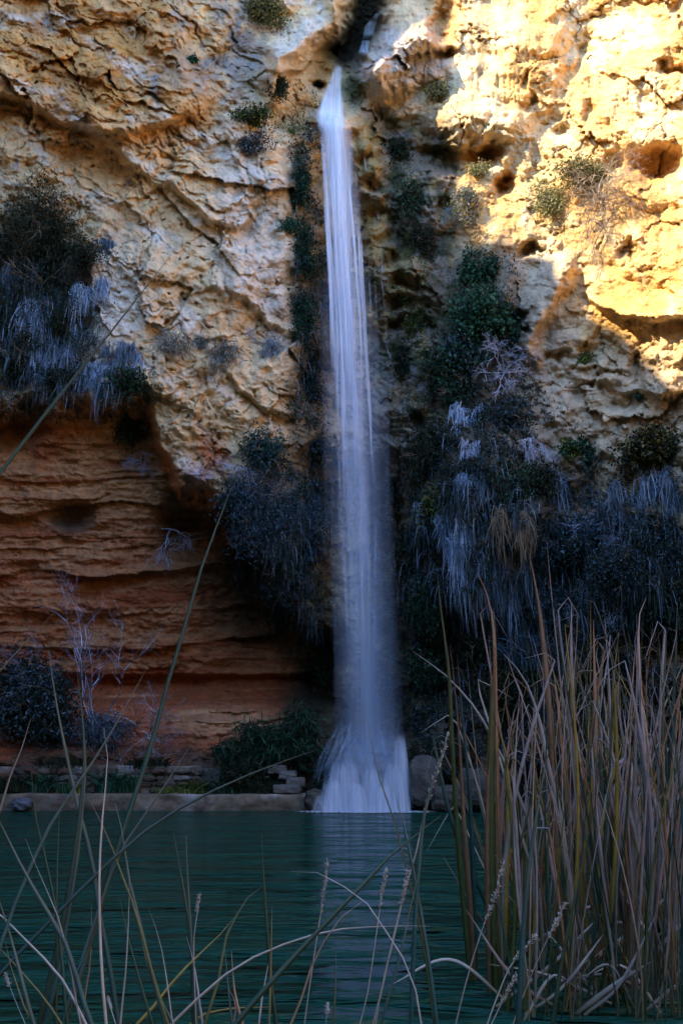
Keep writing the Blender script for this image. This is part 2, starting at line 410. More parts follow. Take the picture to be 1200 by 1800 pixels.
def mat_attr(name, rough=.9, var=.25, vscale=3.0, bumps=(), spec=.3, transl=0.0):
    m = bpy.data.materials.new(name)
    m.use_nodes = True
    n, l = m.node_tree.nodes, m.node_tree.links
    p = n['Principled BSDF']
    p.inputs['Roughness'].default_value = rough
    p.inputs['Specular IOR Level'].default_value = spec
    a = n.new('ShaderNodeAttribute')
    a.attribute_name = 'Col'
    tc = n.new('ShaderNodeTexCoord')
    nz = n.new('ShaderNodeTexNoise')
    nz.inputs['Scale'].default_value = vscale
    nz.inputs['Detail'].default_value = 6
    nz.inputs['Roughness'].default_value = .65
    l.new(tc.outputs['Object'], nz.inputs['Vector'])
    mr = n.new('ShaderNodeMapRange')
    mr.inputs[1].default_value, mr.inputs[2].default_value = .3, .7
    mr.inputs[3].default_value, mr.inputs[4].default_value = 1 - var, 1 + var
    l.new(nz.outputs['Fac'], mr.inputs[0])
    mx = n.new('ShaderNodeVectorMath')
    mx.operation = 'SCALE'
    l.new(a.outputs['Color'], mx.inputs[0])
    l.new(mr.outputs[0], mx.inputs['Scale'])
    l.new(mx.outputs[0], p.inputs['Base Color'])
    prev = None
    for sc, st, kind in bumps:
        if kind == 'n':
            t = n.new('ShaderNodeTexNoise')
            t.inputs['Detail'].default_value = 4
            t.inputs['Roughness'].default_value = .7
            out = t.outputs['Fac']
        else:
            t = n.new('ShaderNodeTexVoronoi')
            out = t.outputs['Distance']
        t.inputs['Scale'].default_value = sc
        l.new(tc.outputs['Object'], t.inputs['Vector'])
        b = n.new('ShaderNodeBump')
        b.inputs['Strength'].default_value = 1
        b.inputs['Distance'].default_value = st
        l.new(out, b.inputs['Height'])
        if prev is not None:
            l.new(prev, b.inputs['Normal'])
        prev = b.outputs[0]
    if prev is not None:
        l.new(prev, p.inputs['Normal'])
    if transl > 0:
        tr = n.new('ShaderNodeBsdfTranslucent')
        l.new(mx.outputs[0], tr.inputs[0])
        ms = n.new('ShaderNodeMixShader')
        ms.inputs[0].default_value = transl
        l.new(p.outputs[0], ms.inputs[1])
        l.new(tr.outputs[0], ms.inputs[2])
        l.new(ms.outputs[0], n['Material Output'].inputs[0])
    return m
M_ROCK = mat_attr('limestone', .92, .28, 2.2, ((2.2, .16, 'n'), (11, .055, 'n')), .25)
M_LEAF = mat_attr('leaf', .6, .3, 5, (), .15, .2)
M_STRAW = mat_attr('straw', .75, .3, 5, (), .25, .25)
M_TWIG = mat_attr('twig_bark', .85, .25, 12, (), .2)
M_BLADE = mat_attr('reed_blade', .5, .22, 9, (), .4, .25)
M_WALL = mat_attr('old_masonry', .93, .35, 3.5, ((2.5, .05, 'n'), (12, .02, 'n')), .2)

# ------------------------------------------------------------------ cliff
def axis(lo, a, b, hi, fine, coarse):
    return np.concatenate([np.arange(lo, a, coarse), np.arange(a, b, fine), np.arange(b, hi + 1, coarse)])
us = axis(-900, -40, 1240, 2100, 1.75, 20)
vs_ = axis(-700, -40, 1490, 1491, 1.75, 20)
UU, VV = np.meshgrid(us, vs_)
DD = depth(UU, VV)
P = at(UU, VV, DD)
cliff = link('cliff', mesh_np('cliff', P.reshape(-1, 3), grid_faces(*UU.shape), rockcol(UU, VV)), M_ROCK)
tag(cliff, 'ochre and red limestone cliff around the waterfall', 'cliff', kind='structure')
def dep(u, v):                                   # distance of the built cliff at a pixel
    i = int(np.clip(np.searchsorted(us, u), 1, len(us) - 2))
    j = int(np.clip(np.searchsorted(vs_, v), 1, len(vs_) - 2))
    return float(DD[j - 1:j + 2, i - 1:i + 2].min())
def depv(u, v):
    i = np.clip(np.searchsorted(us, u), 1, len(us) - 2)
    j = np.clip(np.searchsorted(vs_, v), 1, len(vs_) - 2)
    return DD[j, i]
def mpp(u, v, y):                                # metres per photo pixel there
    dx, dy, dz = ray(u, v)
    return y / dy / FOC

# ------------------------------------------------------------------ the unseen gorge sides: left rim shaped to throw the shade, right wall to dim
SHADE = [(752, -400), (750, -40), (752, 150), (745, 285), (800, 400), (870, 425), (965, 440), (985, 500), (1060, 545), (1110, 600), (1180, 680), (1240, 750), (1500, 900)]
prof = []
XW = -21.0
for a, b in SHADE:
    p = Vector(at(np.array(a * 1.0), np.array(b * 1.0), float(depth(np.array([a * 1.0]), np.array([b * 1.0]), False)[0])).tolist())
    t = (XW - p.x) / SUN.x
    q = p + SUN * t
    prof.append((q.y, q.z))  # rim height follows the wanted edge of the shade
prof = sorted(prof)
def gorge_wall(name, x0, yr, ztop, sgn, label, seed):
    ys = np.linspace(yr[0], yr[1], 150)
    ts = np.linspace(0, 1, 70)
    Y, T = np.meshgrid(ys, ts)
    top = ztop(Y)
    Z = -2 + T * (top + 2)
    X = x0 + sgn * (1.4 * fbm(Y / 6, Z / 6, 4, seed) + 1.2 * np.abs(fbm(Y / 14, Z / 14, 3, seed + 5))) * sst(1, .9, T)
    n = X.shape
    V = np.stack([X, Y, Z], -1)
    V2 = V.copy()
    V2[..., 0] = x0 + sgn * 14                   # the far side of the rim: a thick body of rock
    k = X.size
    F = grid_faces(*n)
    idx = np.arange(k).reshape(n)
    topf = np.stack([idx[-1, :-1], idx[-1, 1:], idx[-1, 1:] + k, idx[-1, :-1] + k], -1)
    e0 = np.stack([idx[:-1, 0], idx[1:, 0], idx[1:, 0] + k, idx[:-1, 0] + k], -1)
    e1 = np.stack([idx[:-1, -1], idx[1:, -1], idx[1:, -1] + k, idx[:-1, -1] + k], -1)
    Vr = np.concatenate([V.reshape(-1, 3), V2.reshape(-1, 3)])
    cn = fbm(Vr[:, 1] / 4, Vr[:, 2] / 4, 4, seed + 9)
    col = np.array(CRM)[None] * (.62 + .35 * cn[:, None])
    o = link(name, mesh_np(name, Vr, np.concatenate([F, F + k, topf, e0, e1]), col), M_ROCK)
    return tag(o, label, 'cliff', kind='structure')
def ztl(y):
    return np.interp(y, [p[0] for p in prof], [p[1] for p in prof])
gorge_wall('gorge_wall', XW, (-40, 33), ztl, -1, 'unseen left limestone wall of the gorge, rim shaped to cast the shade', 301)
gorge_wall('gorge_wall', 19.5, (-40, 14), lambda y: 22 + 4 * np.sin(y / 9) + 0 * y, 1, 'unseen right limestone wall of the gorge, added to dim the lower cliff', 331)

# ------------------------------------------------------------------ pool, near bank and an added rise behind the camera
def plain(name, V, F, mat, kind='structure'):
    o = link(name, mesh_np(name, V, F), mat)
    o['kind'] = kind
    return o
mw = bpy.data.materials.new('pool_water')
mw.use_nodes = True
n, l = mw.node_tree.nodes, mw.node_tree.links
p = n['Principled BSDF']
p.inputs['Base Color'].default_value = (.003, .046, .029, 1)
p.inputs['Roughness'].default_value = .16
p.inputs['Specular IOR Level'].default_value = .14
p.inputs['IOR'].default_value = 1.33
tc = n.new('ShaderNodeTexCoord')
prev = None
for sx, sy, sc, st, det in ((.30, 1.2, .80, 1.7, 3), (.6, 1.8, 3.2, .22, 2)):
    mp = n.new('ShaderNodeMapping')
    mp.inputs['Scale'].default_value = (sx, sy, 1)
    mp.inputs['Rotation'].default_value = (0, 0, R(4))
    l.new(tc.outputs['Object'], mp.inputs[0])
    t = n.new('ShaderNodeTexNoise')
    t.inputs['Scale'].default_value = sc
    t.inputs['Detail'].default_value = det
    t.inputs['Distortion'].default_value = .6
    l.new(mp.outputs[0], t.inputs['Vector'])
    b = n.new('ShaderNodeBump')
    b.inputs['Distance'].default_value = st
    l.new(t.outputs['Fac'], b.inputs['Height'])
    if prev is not None:
        l.new(prev, b.inputs['Normal'])
    prev = b.outputs[0]
l.new(prev, p.inputs['Normal'])
plain('water', [(-45, 4.2, 0), (45, 4.2, 0), (45, 36, 0), (-45, 36, 0)], [(0, 1, 2, 3)], mw)
mg = mat_attr('bank_soil', .95, .4, 1.5, ((4, .05, 'n'),), .2)
gx = np.linspace(-70, 70, 90)
gy = np.concatenate([np.linspace(-90, 0, 40), np.linspace(.4, 5.6, 30)])
GXX, GYY = np.meshgrid(gx, gy)
GZ = np.interp(GYY, [-90, -45, -14, 2, 4.0, 5.6], [34, 30, 2.0, .25, .12, -.8]) + .12 * fbm(GXX / 2, GYY / 2, 4, 401)  # unseen rise behind the camera, added to cut frontal light on the cliff
plain('bank', np.stack([GXX, GYY, GZ], -1).reshape(-1, 3), grid_faces(*GXX.shape), mg)
me = bpy.data.objects['bank'].data
a_ = me.attributes.new('Col', 'FLOAT_COLOR', 'POINT')
a_.data.foreach_set('color', np.tile(np.array([.07, .06, .035, 1], np.float32), (len(me.vertices), 1)).ravel())
gz = lambda y: float(np.interp(y, [-90, -45, -14, 2, 4.0, 5.6], [34, 30, 2.0, .25, .12, -.8]))

# ------------------------------------------------------------------ waterfall
def mat_fall(name, sx, sy, lo, hi, gain, col=(.80, .84, .90), cut=.80):
    m = bpy.data.materials.new(name)
    m.use_nodes = True
    n, l = m.node_tree.nodes, m.node_tree.links
    n.remove(n['Principled BSDF'])
    uv = n.new('ShaderNodeAttribute')
    uv.attribute_name = 'flow'
    al = n.new('ShaderNodeAttribute')
    al.attribute_name = 'Col'
    fac = None
    for k, (a, b) in enumerate(((sx, sy), (sx * 3.1, sy * 1.6))):
        mp = n.new('ShaderNodeMapping')
        mp.inputs['Scale'].default_value = (a, b, 1)
        l.new(uv.outputs['Vector'], mp.inputs[0])
        t = n.new('ShaderNodeTexNoise')
        t.inputs['Scale'].default_value = 1
        t.inputs['Detail'].default_value = 4
        t.inputs['Distortion'].default_value = .2
        l.new(mp.outputs[0], t.inputs['Vector'])
        mr = n.new('ShaderNodeMapRange')
        mr.inputs[1].default_value, mr.inputs[2].default_value = lo, hi
        l.new(t.outputs['Fac'], mr.inputs[0])
        if fac is None:
            fac = mr.outputs[0]
        else:
            ad = n.new('ShaderNodeMath')
            ad.operation = 'ADD'
            l.new(fac, ad.inputs[0])
            l.new(mr.outputs[0], ad.inputs[1])
            fac = ad.outputs[0]
    # thin edges break up into wisps: only the densest streaks survive there
    def mth(op, x, y=None, clamp=False):
        q = n.new('ShaderNodeMath')
        q.operation = op
        q.use_clamp = clamp
        for k_, z in ((0, x), (1, y)):
            if z is None:
                continue
            if isinstance(z, (int, float)):
                q.inputs[k_].default_value = z
            else:
                l.new(z, q.inputs[k_])
        return q.outputs[0]
    er = mth('SUBTRACT', mth('ADD', mth('MULTIPLY', fac, .5), al.outputs['Fac']), cut)
    m2 = n.new('ShaderNodeMath')
    m2.operation = 'MULTIPLY'
    m2.use_clamp = True
    l.new(mth('MULTIPLY', er, gain, True), m2.inputs[0])
    l.new(mth('MULTIPLY', al.outputs['Fac'], 3.0, True), m2.inputs[1])
    d = n.new('ShaderNodeBsdfDiffuse')
    d.inputs[0].default_value = (*col, 1)
    t2 = n.new('ShaderNodeBsdfTranslucent')
    t2.inputs[0].default_value = (*col, 1)
    ms = n.new('ShaderNodeMixShader')
    ms.inputs[0].default_value = .2
    l.new(d.outputs[0], ms.inputs[1])
    l.new(t2.outputs[0], ms.inputs[2])
    tr = n.new('ShaderNodeBsdfTransparent')
    mx = n.new('ShaderNodeMixShader')
    l.new(m2.outputs[0], mx.inputs[0])
    l.new(tr.outputs[0], mx.inputs[1])
    l.new(ms.outputs[0], mx.inputs[2])
    l.new(mx.outputs[0], n['Material Output'].inputs[0])
    return m
M_FALL = mat_fall('falling_water', 5, .10, .25, .75, .60, (.80, .86, .97))  # white water, blue skylight mixed into its colour
M_MIST = mat_fall('fine_spray', 4, .08, .15, .85, .20, (.55, .70, .92))  # bluer still: tint stands in for skylight on the lower fall
M_FOAM = mat_fall('white_water', 3.2, .22, .3, .7, .62, (.90, .93, .98), .75)
def sheet(name, parent, mat, left, right, yfun, v0, v1, nr=90, nc=26, bulge=.25, fade=(.12, .12), ends=(.02, .05), seed=0, amp=None):
    vv = np.linspace(v0, v1, nr)
    tt = np.linspace(0, 1, nc)
    L, Rr = ip(vv, left), ip(vv, right)
    V = np.zeros((nr, nc, 3))
    A = np.zeros((nr, nc))
    FL = np.zeros((nr, nc, 3))
    for j, t in enumerate(tt):
        uu = L * (1 - t) + Rr * t
        y = np.array([yfun(x) for x in vv]) - bulge * math.sin(math.pi * t) + .12 * fbm(uu / 14 + seed, vv / 300, 2, seed)
        V[:, j] = at(uu, vv, y)
        s = (vv - v0) / (v1 - v0)
        e = sst(0, ends[0], s) * sst(1, 1 - ends[1], s) if ends[1] > 0 else sst(0, ends[0], s)
        A[:, j] = sst(0, fade[0], t) * sst(1, 1 - fade[1], t) * e * (1 if amp is None else ip(vv, amp))
        FL[:, j, 0] = V[:, j, 0] + 0.4 * (t - .5) * s
        FL[:, j, 1] = V[:, j, 2] + seed * 13.7
        FL[:, j, 2] = seed
    me = mesh_np(name, V.reshape(-1, 3), grid_faces(nr, nc), np.repeat(A.reshape(-1, 1), 3, 1))
    a = me.attributes.new('flow', 'FLOAT_VECTOR', 'POINT')
    a.data.foreach_set('vector', FL.reshape(-1).astype(np.float32))
    return link(name, me, mat, parent)
def ribbons(name, parent, mat, paths, seed=0, fin=.3, fout=0.0):            # paths: list of (points Nx3, width, alpha); ends fade out
    Vs, Fs, As, Fl, off = [], [], [], [], 0
    for k, (pts, wd, al) in enumerate(paths):
        pts = np.asarray(pts)
        nn = len(pts)
        w_ = np.interp(np.linspace(0, 1, nn), [0, .3, 1], [.8, .9, 1.0]) * wd * .5
        for j, sgn in enumerate((-1, -.4, .4, 1)):
            q = pts.copy()
            q[:, 0] += sgn * w_
            q[:, 1] += (abs(sgn) - .5) * w_ * .5
            Vs.append(q)
            s = np.linspace(0, 1, nn)
            As.append(al * sst(0, fin, s) * (sst(1, 1 - fout, s) if fout > 0 else 1) * (0.0 if abs(sgn) == 1 else 1.0) * np.ones(nn))
            Fl.append(np.stack([q[:, 0], q[:, 2] + k * 1.7, np.full(nn, seed + k * .37)], -1))
        i = np.arange(nn * 4).reshape(4, nn) + off
        Fs.append(np.stack([i[:-1, :-1], i[1:, :-1], i[1:, 1:], i[:-1, 1:]], -1).reshape(-1, 4))
        off += nn * 4
    A = np.concatenate(As)
    me = mesh_np(name, np.concatenate(Vs), np.concatenate(Fs), np.repeat(A[:, None], 3, 1))
    a = me.attributes.new('flow', 'FLOAT_VECTOR', 'POINT')
    a.data.foreach_set('vector', np.concatenate(Fl).reshape(-1).astype(np.float32))
    return link(name, me, mat, parent)
rnd = random.Random(11)
fb = at(np.array(640.), np.array(1425.), 28.2)
wf = empty('waterfall', (0, 0, 0))
tag(wf, 'tall white ribbon of water falling from the cleft into the green pool', 'waterfall')
YF = 28.75
sheet('spout', wf, M_FALL, [(112, 590), (150, 572), (196, 554), (245, 552)], [(112, 603), (150, 603), (200, 612), (245, 622)], lambda v: float(np.interp(v, [112, 150, 185, 200, 245], [30.2, 29.5, 28.5, 28.0, 27.75])), 112, 245, 40, 16, .15, (.2, .3), (.05, .35), 3, [(112, .8), (150, .95), (200, 1.4)])
LE = [(188, 546), (215, 547), (300, 553), (500, 564), (800, 575), (1000, 584), (1290, 596)]
RE = [(188, 612), (200, 622), (230, 632), (330, 644), (430, 654), (600, 664), (850, 680), (1100, 694), (1290, 704)]
yf = lambda v: float(np.interp(v, [188, 200, 225, 300, 1290], [28.6, 28.2, 28.05, 28.15, 28.35]))
sheet('curtain', wf, M_FALL, LE, RE, yf, 188, 1350, 160, 40, .35, (.5, .6), (.025, .10), 1, [(188, 1.9), (230, 1.7), (350, 1.45), (450, 1.05), (600, .80), (800, .66), (1000, .58), (1350, .50)])
sheet('curtain', wf, M_FALL, [(a, b + 8) for a, b in LE], [(a, b - 16) for a, b in RE], lambda v: yf(v) + .3, 190, 1345, 160, 36, .25, (.4, .5), (.004, .05), 2, [(190, 1.3), (450, .9), (700, .62), (1300, .5)])
sheet('spray_veil', wf, M_MIST, [(a, b - 30) for a, b in LE], [(a, b + 30) for a, b in RE], lambda v: yf(v) - .25, 330, 1400, 120, 30, .3, (.5, .5), (.2, .1), 4, [(330, .6), (700, 1.6), (1400, 2.2)])
sheet('foot_veil', wf, M_MIST, [(1255, 585), (1300, 572), (1350, 552), (1428, 528)], [(1255, 705), (1300, 722), (1350, 730), (1428, 738)], lambda v: float(np.interp(v, [1255, 1428], [27.75, 27.25])), 1255, 1428, 40, 30, .25, (.35, .2), (.4, 0), 7, [(1255, 1.0), (1340, 1.5), (1428, 1.7)])
st_ = []
for k in range(46):                                        # brighter strands inside the curtain
    t = min(.78, max(.15, rnd.gauss(.42, .18)))
    t2 = min(.78, max(.15, t + rnd.gauss(0, .12)))
    v0 = rnd.uniform(190, 420) if k < 30 else rnd.uniform(300, 900)
    v1 = min(1240, v0 + rnd.uniform(250, 700))
    vv = np.linspace(v0, v1, 24)
    s = (vv - v0) / (v1 - v0)
    tt = t + (t2 - t) * s
    uu = ip(vv, LE) * (1 - tt) + ip(vv, RE) * tt
    yy = np.array([yf(x) for x in vv]) - .4 - rnd.uniform(-.25, .15)
    st_.append((at(uu, vv, yy), rnd.uniform(.06, .26), rnd.uniform(.7, 1.1) * (1 if v0 < 400 else .62)))
ribbons('strand_veil', wf, M_FALL, st_, 5, .15, .5)
# the fan of water over the rocks at the foot
def fan(uc, vt, hw, y, amp, seed):                         # a rounded bell of water sliding over a boulder
    nr, nc = 30, 30
    apex = at(np.array(float(uc)), np.array(float(vt)), y)
    m = mpp(uc, vt, y)
    V = np.zeros((nr, nc, 3))
    A = np.zeros((nr, nc))
    FL = np.zeros((nr, nc, 3))
    for i in range(nr):
        s_ = i / (nr - 1)
        r = hw * m * (.12 + .88 * s_ ** .55)
        z = apex[2] * (1 - s_ ** 1.5) + .005
        for j in range(nc):
            ph = math.pi * (j / (nc - 1))
            wob = 1 + .10 * float(pn(np.array(ph * 3 + seed), np.array(s_ * 1.5), seed))
            V[i, j] = (apex[0] - r * wob * math.cos(ph), apex[1] - .75 * r * wob * math.sin(ph), z)
            A[i, j] = amp * float(sst(0, .5, s_)) * float(sst(0, .3, j / (nc - 1)) * sst(1, .7, j / (nc - 1)))
            FL[i, j] = (ph * hw * m * .9 + seed * 3.1, z + seed * 5.3, seed)
    me = mesh_np('foot_fan', V.reshape(-1, 3), grid_faces(nr, nc), np.repeat(A.reshape(-1, 1), 3, 1))
    a = me.attributes.new('flow', 'FLOAT_VECTOR', 'POINT')
    a.data.foreach_set('vector', FL.reshape(-1).astype(np.float32))
    return link('foot_fan', me, M_FOAM, wf)
for k, (uc, vt, hw, y, am) in enumerate(((604, 1330, 40, 27.9, 1.0), (585, 1362, 28, 27.6, .8), (652, 1340, 27, 27.7, .95), (628, 1370, 20, 27.4, .8), (702, 1284, 19, 27.9, 1.1), (690, 1330, 26, 27.6, .9), (672, 1368, 24, 27.35, .8), (570, 1392, 24, 27.5, .6), (648, 1300, 60, 28.1, .35))):
    fan(uc, vt, hw, y, am, 21 + k)
sp_ = []
for k in range(46):                                        # thin arcs of spray thrown off the rocks
    u0 = rnd.uniform(600, 705)
    v0 = rnd.uniform(1262, 1300)
    u1 = u0 + (-1 if rnd.random() < .7 else .45) * rnd.uniform(15, 90)
    s = np.linspace(0, 1, 16)
    uu = u0 + (u1 - u0) * s
    v1 = rnd.uniform(1370, 1426)
    vv = v0 - rnd.uniform(0, 10) * np.sin(np.pi * np.minimum(1, s * 2)) + (v1 - v0) * s ** 1.8
    sp_.append((at(uu, vv, 27.7 + rnd.uniform(-.3, .15) + 0 * s), rnd.uniform(.05, .2), rnd.uniform(.5, .9)))
ribbons('spray_arcs', wf, M_MIST, sp_, 9, .3, .3)
ft = np.linspace(0, 2 * np.pi, 40, endpoint=False)
fv, ff, fa = [(0, 0, 0)], [], [1.0]
for rr, al in ((.45, 1.0), (.8, .7), (1.0, 0.0)):
    for a in ft:
        fv.append((rr * 2.3 * math.cos(a), rr * .8 * math.sin(a), 0))
        fa.append(al)
for k in range(40):
    ff.append((0, 1 + k, 1 + (k + 1) % 40, 1 + (k + 1) % 40))
ff = [f for f in ff]
F2 = []
for q in range(2):
    for k in range(40):
        a, b = 1 + q * 40 + k, 1 + q * 40 + (k + 1) % 40
        F2.append((a, a + 40, b + 40, b))
fv = np.array(fv) + np.array([at(np.array(640.), np.array(1425.), 27.6)[0], 27.35, .02])
fme = bpy.data.meshes.new('foam')
fme.from_pydata(fv.tolist(), [], [f[:3] for f in ff] + F2)
a_ = fme.attributes.new('Col', 'FLOAT_COLOR', 'POINT')
a_.data.foreach_set('color', np.repeat(np.array(fa, np.float32)[:, None], 4, 1).ravel())
a_ = fme.attributes.new('flow', 'FLOAT_VECTOR', 'POINT')
a_.data.foreach_set('vector', (fv * 3).astype(np.float32).ravel())
link('foam', fme, M_FOAM, wf)
# small stream up in the cleft, thin trickles on the apron
uf = empty('upper_stream', (0, 0, 0))
tag(uf, 'thin blue stream deep in the dark cleft above the main fall', 'stream')
sheet('stream_sheet', uf, M_FALL, [(18, 664), (45, 640), (95, 628)], [(18, 673), (45, 662), (95, 650)], lambda v: dep(float(np.interp(v, [18, 45, 98], [668, 651, 639])), v) - .25, 18, 98, 24, 10, .05, (.15, .15), (.1, .1), 6, [(18, 1.2), (98, .8)])
tk = empty('trickle', (0, 0, 0))
tag(tk, 'thin trickles running down the yellow tufa right of the main fall', 'trickle')
for pts in ([(640, 342), (655, 346), (664, 375), (668, 430), (672, 480)], [(668, 480), (674, 520), (680, 600)], [(648, 482), (652, 540)], [(658, 480), (662, 560)], [(640, 268), (643, 300)], [(650, 270), (655, 290)], [(672, 590), (690, 640)]):
    s = np.linspace(0, 1, 14)
    ii = np.linspace(0, 1, len(pts))
    uu = np.interp(s, ii, [q[0] for q in pts])
    vv = np.interp(s, ii, [q[1] for q in pts])
    yy = np.array([dep(a, b) for a, b in zip(uu, vv)]) - .12
    ribbons('rivulet', tk, M_FOAM, [(at(uu, vv, yy), .085, .55)], 12)

# ------------------------------------------------------------------ plants: mesh makers
G_DARK = ((.008, .014, .008), (.016, .025, .014), (.035, .048, .022))
G_BLUE = ((.012, .030, .038), (.030, .060, .075), (.09, .15, .19))
G_OLIV = ((.070, .075, .022), (.13, .125, .040), (.20, .18, .07))
G_IVY = ((.006, .030, .014), (.016, .065, .034), (.05, .15, .09))
G_PALE = ((.22, .21, .10), (.30, .28, .14), (.18, .20, .08))
G_MOSS = ((.05, .085, .015), (.10, .13, .025), (.16, .17, .04))
S_PALE = ((.26, .34, .44), (.44, .52, .62), (.12, .17, .23))  # pale straw with the blue cast of the shade put into its colour
S_BRWN = ((.17, .125, .075), (.26, .20, .12), (.12, .09, .06))
S_GREY = ((.10, .14, .18), (.22, .28, .34), (.05, .07, .09))  # grey straw, tinted towards the blue of the shade as well
T_WHIT = ((.40, .44, .54), (.54, .58, .68), (.28, .30, .38))
T_BRWN = ((.13, .095, .07), (.20, .15, .11), (.28, .23, .18))
def pick(pal, n, rg):
    c = np.array(pal)[rg.integers(0, len(pal), n)]
    return c * rg.uniform(.75, 1.3, (n, 1))
def leaves_geo(pos, size, rg, pal, droop=.3, asp=.5):     # one folded diamond per leaf
    n = len(pos)
    d = rg.normal(size=(n, 3))
    d[:, 2] -= droop * 2
    d /= np.linalg.norm(d, axis=1, keepdims=True)
    r = np.cross(d, rg.normal(size=(n, 3)))
    r /= np.linalg.norm(r, axis=1, keepdims=True) + 1e-9
    nn = np.cross(d, r)
    s = (size * rg.uniform(.6, 1.4, n))[:, None]
    a = pos
    b = pos + d * s * .5 + r * s * asp * .5 + nn * s * .12
    c = pos + d * s
    e = pos + d * s * .5 - r * s * asp * .5 + nn * s * .12
    V = np.stack([a, b, c, e], 1).reshape(-1, 3)
    F = np.arange(n * 4).reshape(n, 4)
    return V, F, np.repeat(pick(pal, n, rg), 4, 0)
def bush_geo(rx, ry, rz, n, size, rg, pal, lumps=9, droop=.3, asp=.5):
    n, size, lumps = int(n * 1.5), size * 1.25, int(lumps * 1.5)
    cl = rg.normal(size=(lumps, 3))
    cl /= np.linalg.norm(cl, axis=1, keepdims=True)
    cl *= rg.uniform(.25, .8, (lumps, 1))
    k = rg.integers(0, lumps, n)
    p = cl[k] + rg.normal(size=(n, 3)) * rg.uniform(.14, .32, lumps)[k][:, None]
    return leaves_geo(p * np.array([rx, ry, rz]), size, rg, pal, droop, asp)
def strip_geo(paths, widths, cols, rg, face=None):        # paths (n,m,3): thin tapering strips
    n, m, _ = paths.shape
    t = np.gradient(paths, axis=1)
    sd = np.cross(t, rg.normal(size=(n, 1, 3)) * .5 + np.array([0, -1, 0]))
    sd /= np.linalg.norm(sd, axis=2, keepdims=True) + 1e-9
    pr = np.interp(np.linspace(0, 1, m), [0, .25, .75, 1], [.7, 1, .7, .08])[None, :, None]
    ws = np.asarray(widths)[:, None, None] * pr * .5
    V = np.stack([paths - sd * ws, paths + sd * ws], 2)
    i = np.arange(n * m * 2).reshape(n, m, 2)
    F = np.stack([i[:, :-1, 0], i[:, :-1, 1], i[:, 1:, 1], i[:, 1:, 0]], -1).reshape(-1, 4)
    return V.reshape(-1, 3), F, np.repeat(cols, m * 2, 0)
def tuft_geo(Lh, spread, n, rg, pal, up=.35, m=7, wd=.02):   # grass that arches out of a ledge and hangs, in a few uneven locks
    nl = int(rg.integers(4, 8))
    lx = rg.normal(0, .75 * spread, nl)
    lz = rg.normal(0, .16 * Lh, nl)
    ll = rg.uniform(.45, 1.25, nl)
    k = rg.integers(0, nl, n)
    a = rg.uniform(-math.pi, 0, n)
    out = rg.uniform(.1, 1, n) * spread * .7
    dx, dy = np.cos(a) * out, np.sin(a) * out
    Ln = Lh * np.minimum(1.3, rg.gamma(3.2, .24, n)) * ll[k]
    s = np.linspace(0, 1, m)[None]
    rise = up * Lh * rg.uniform(.1, 1.2, n)
    wob = rg.normal(0, .07 * Lh, (n, 1))
    x = lx[k][:, None] + dx[:, None] * np.sqrt(s) + wob * np.sin(s * 5 + rg.uniform(0, 6, (n, 1))) + rg.normal(0, .10 * Lh, (n, 1)) * s
    y = dy[:, None] * np.sqrt(s)
    z = lz[k][:, None] + rise[:, None] * np.sin(np.pi * np.minimum(1, s * 1.6)) * (s < .63) - Ln[:, None] * s ** 1.6
    p = np.stack([x, y, z], -1) + rg.normal(0, .04 * Lh, (n, 1, 3))
    return strip_geo(p, rg.uniform(.5, 1.3, n) * wd, pick(pal, n, rg), rg)
def upright_geo(h, spread, n, rg, pal, m=6, wd=.025):       # grass that stands and leans
    a = rg.uniform(0, 2 * math.pi, n)
    r0 = np.sqrt(rg.random(n)) * spread
    x0, y0 = np.cos(a) * r0, np.sin(a) * r0 * .6
    ln = h * rg.uniform(.4, 1.1, n)
    s = np.linspace(0, 1, m)[None]
    le = rg.normal(0, .45, n) * ln
    x = x0[:, None] + le[:, None] * s ** 2
    y = y0[:, None] - np.abs(rg.normal(0, .3, n) * ln)[:, None] * s ** 2
    z = ln[:, None] * (s - .35 * s ** 3)
    return strip_geo(np.stack([x, y, z], -1), rg.uniform(.5, 1.3, n) * wd, pick(pal, n, rg), rg)
def twig_geo(segs, pal, rg):                               # segs: (p0,p1,r0,r1): three-sided tapering twigs
    V, F, Cc = [], [], []
    for p0, p1, r0, r1 in segs:
        p0, p1 = np.array(p0), np.array(p1)
        d = p1 - p0
        d = d / (np.linalg.norm(d) + 1e-9)
        a = np.cross(d, (.31, .52, .79))
        a /= np.linalg.norm(a) + 1e-9
        b = np.cross(d, a)
        o = len(V)
        for p, r in ((p0, r0), (p1, r1)):
            for k in range(3):
                V.append(p + r * (math.cos(k * 2.0944) * a + math.sin(k * 2.0944) * b))
        for k in range(3):
            F.append((o + k, o + (k + 1) % 3, o + 3 + (k + 1) % 3, o + 3 + k))
        c = np.array(pal[rg.integers(0, len(pal))]) * rg.uniform(.8, 1.2)
        Cc += [c] * 6
    return np.array(V), np.array(F), np.array(Cc)
def grow(segs, p, d, ln, r, lev, rg, sag=0.0, spread=.6, kids=3):
    nseg = 4
    p = np.array(p, float)
    d = np.array(d, float)
    for k in range(nseg):
        d = d + rg.normal(0, .22, 3) + np.array([0, 0, -sag])
        d /= np.linalg.norm(d)
        q = p + d * ln / nseg
        segs.append((p.copy(), q.copy(), r * (1 - .18 * k), r * (1 - .18 * (k + 1))))
        p = q
        if lev > 0:
            for _ in range(kids if k == nseg - 1 else (1 if rg.random() < .7 else 0)):
                grow(segs, p, d + rg.normal(0, spread, 3), ln * rg.uniform(.45, .75), r * .5, lev - 1, rg, sag, spread, kids)
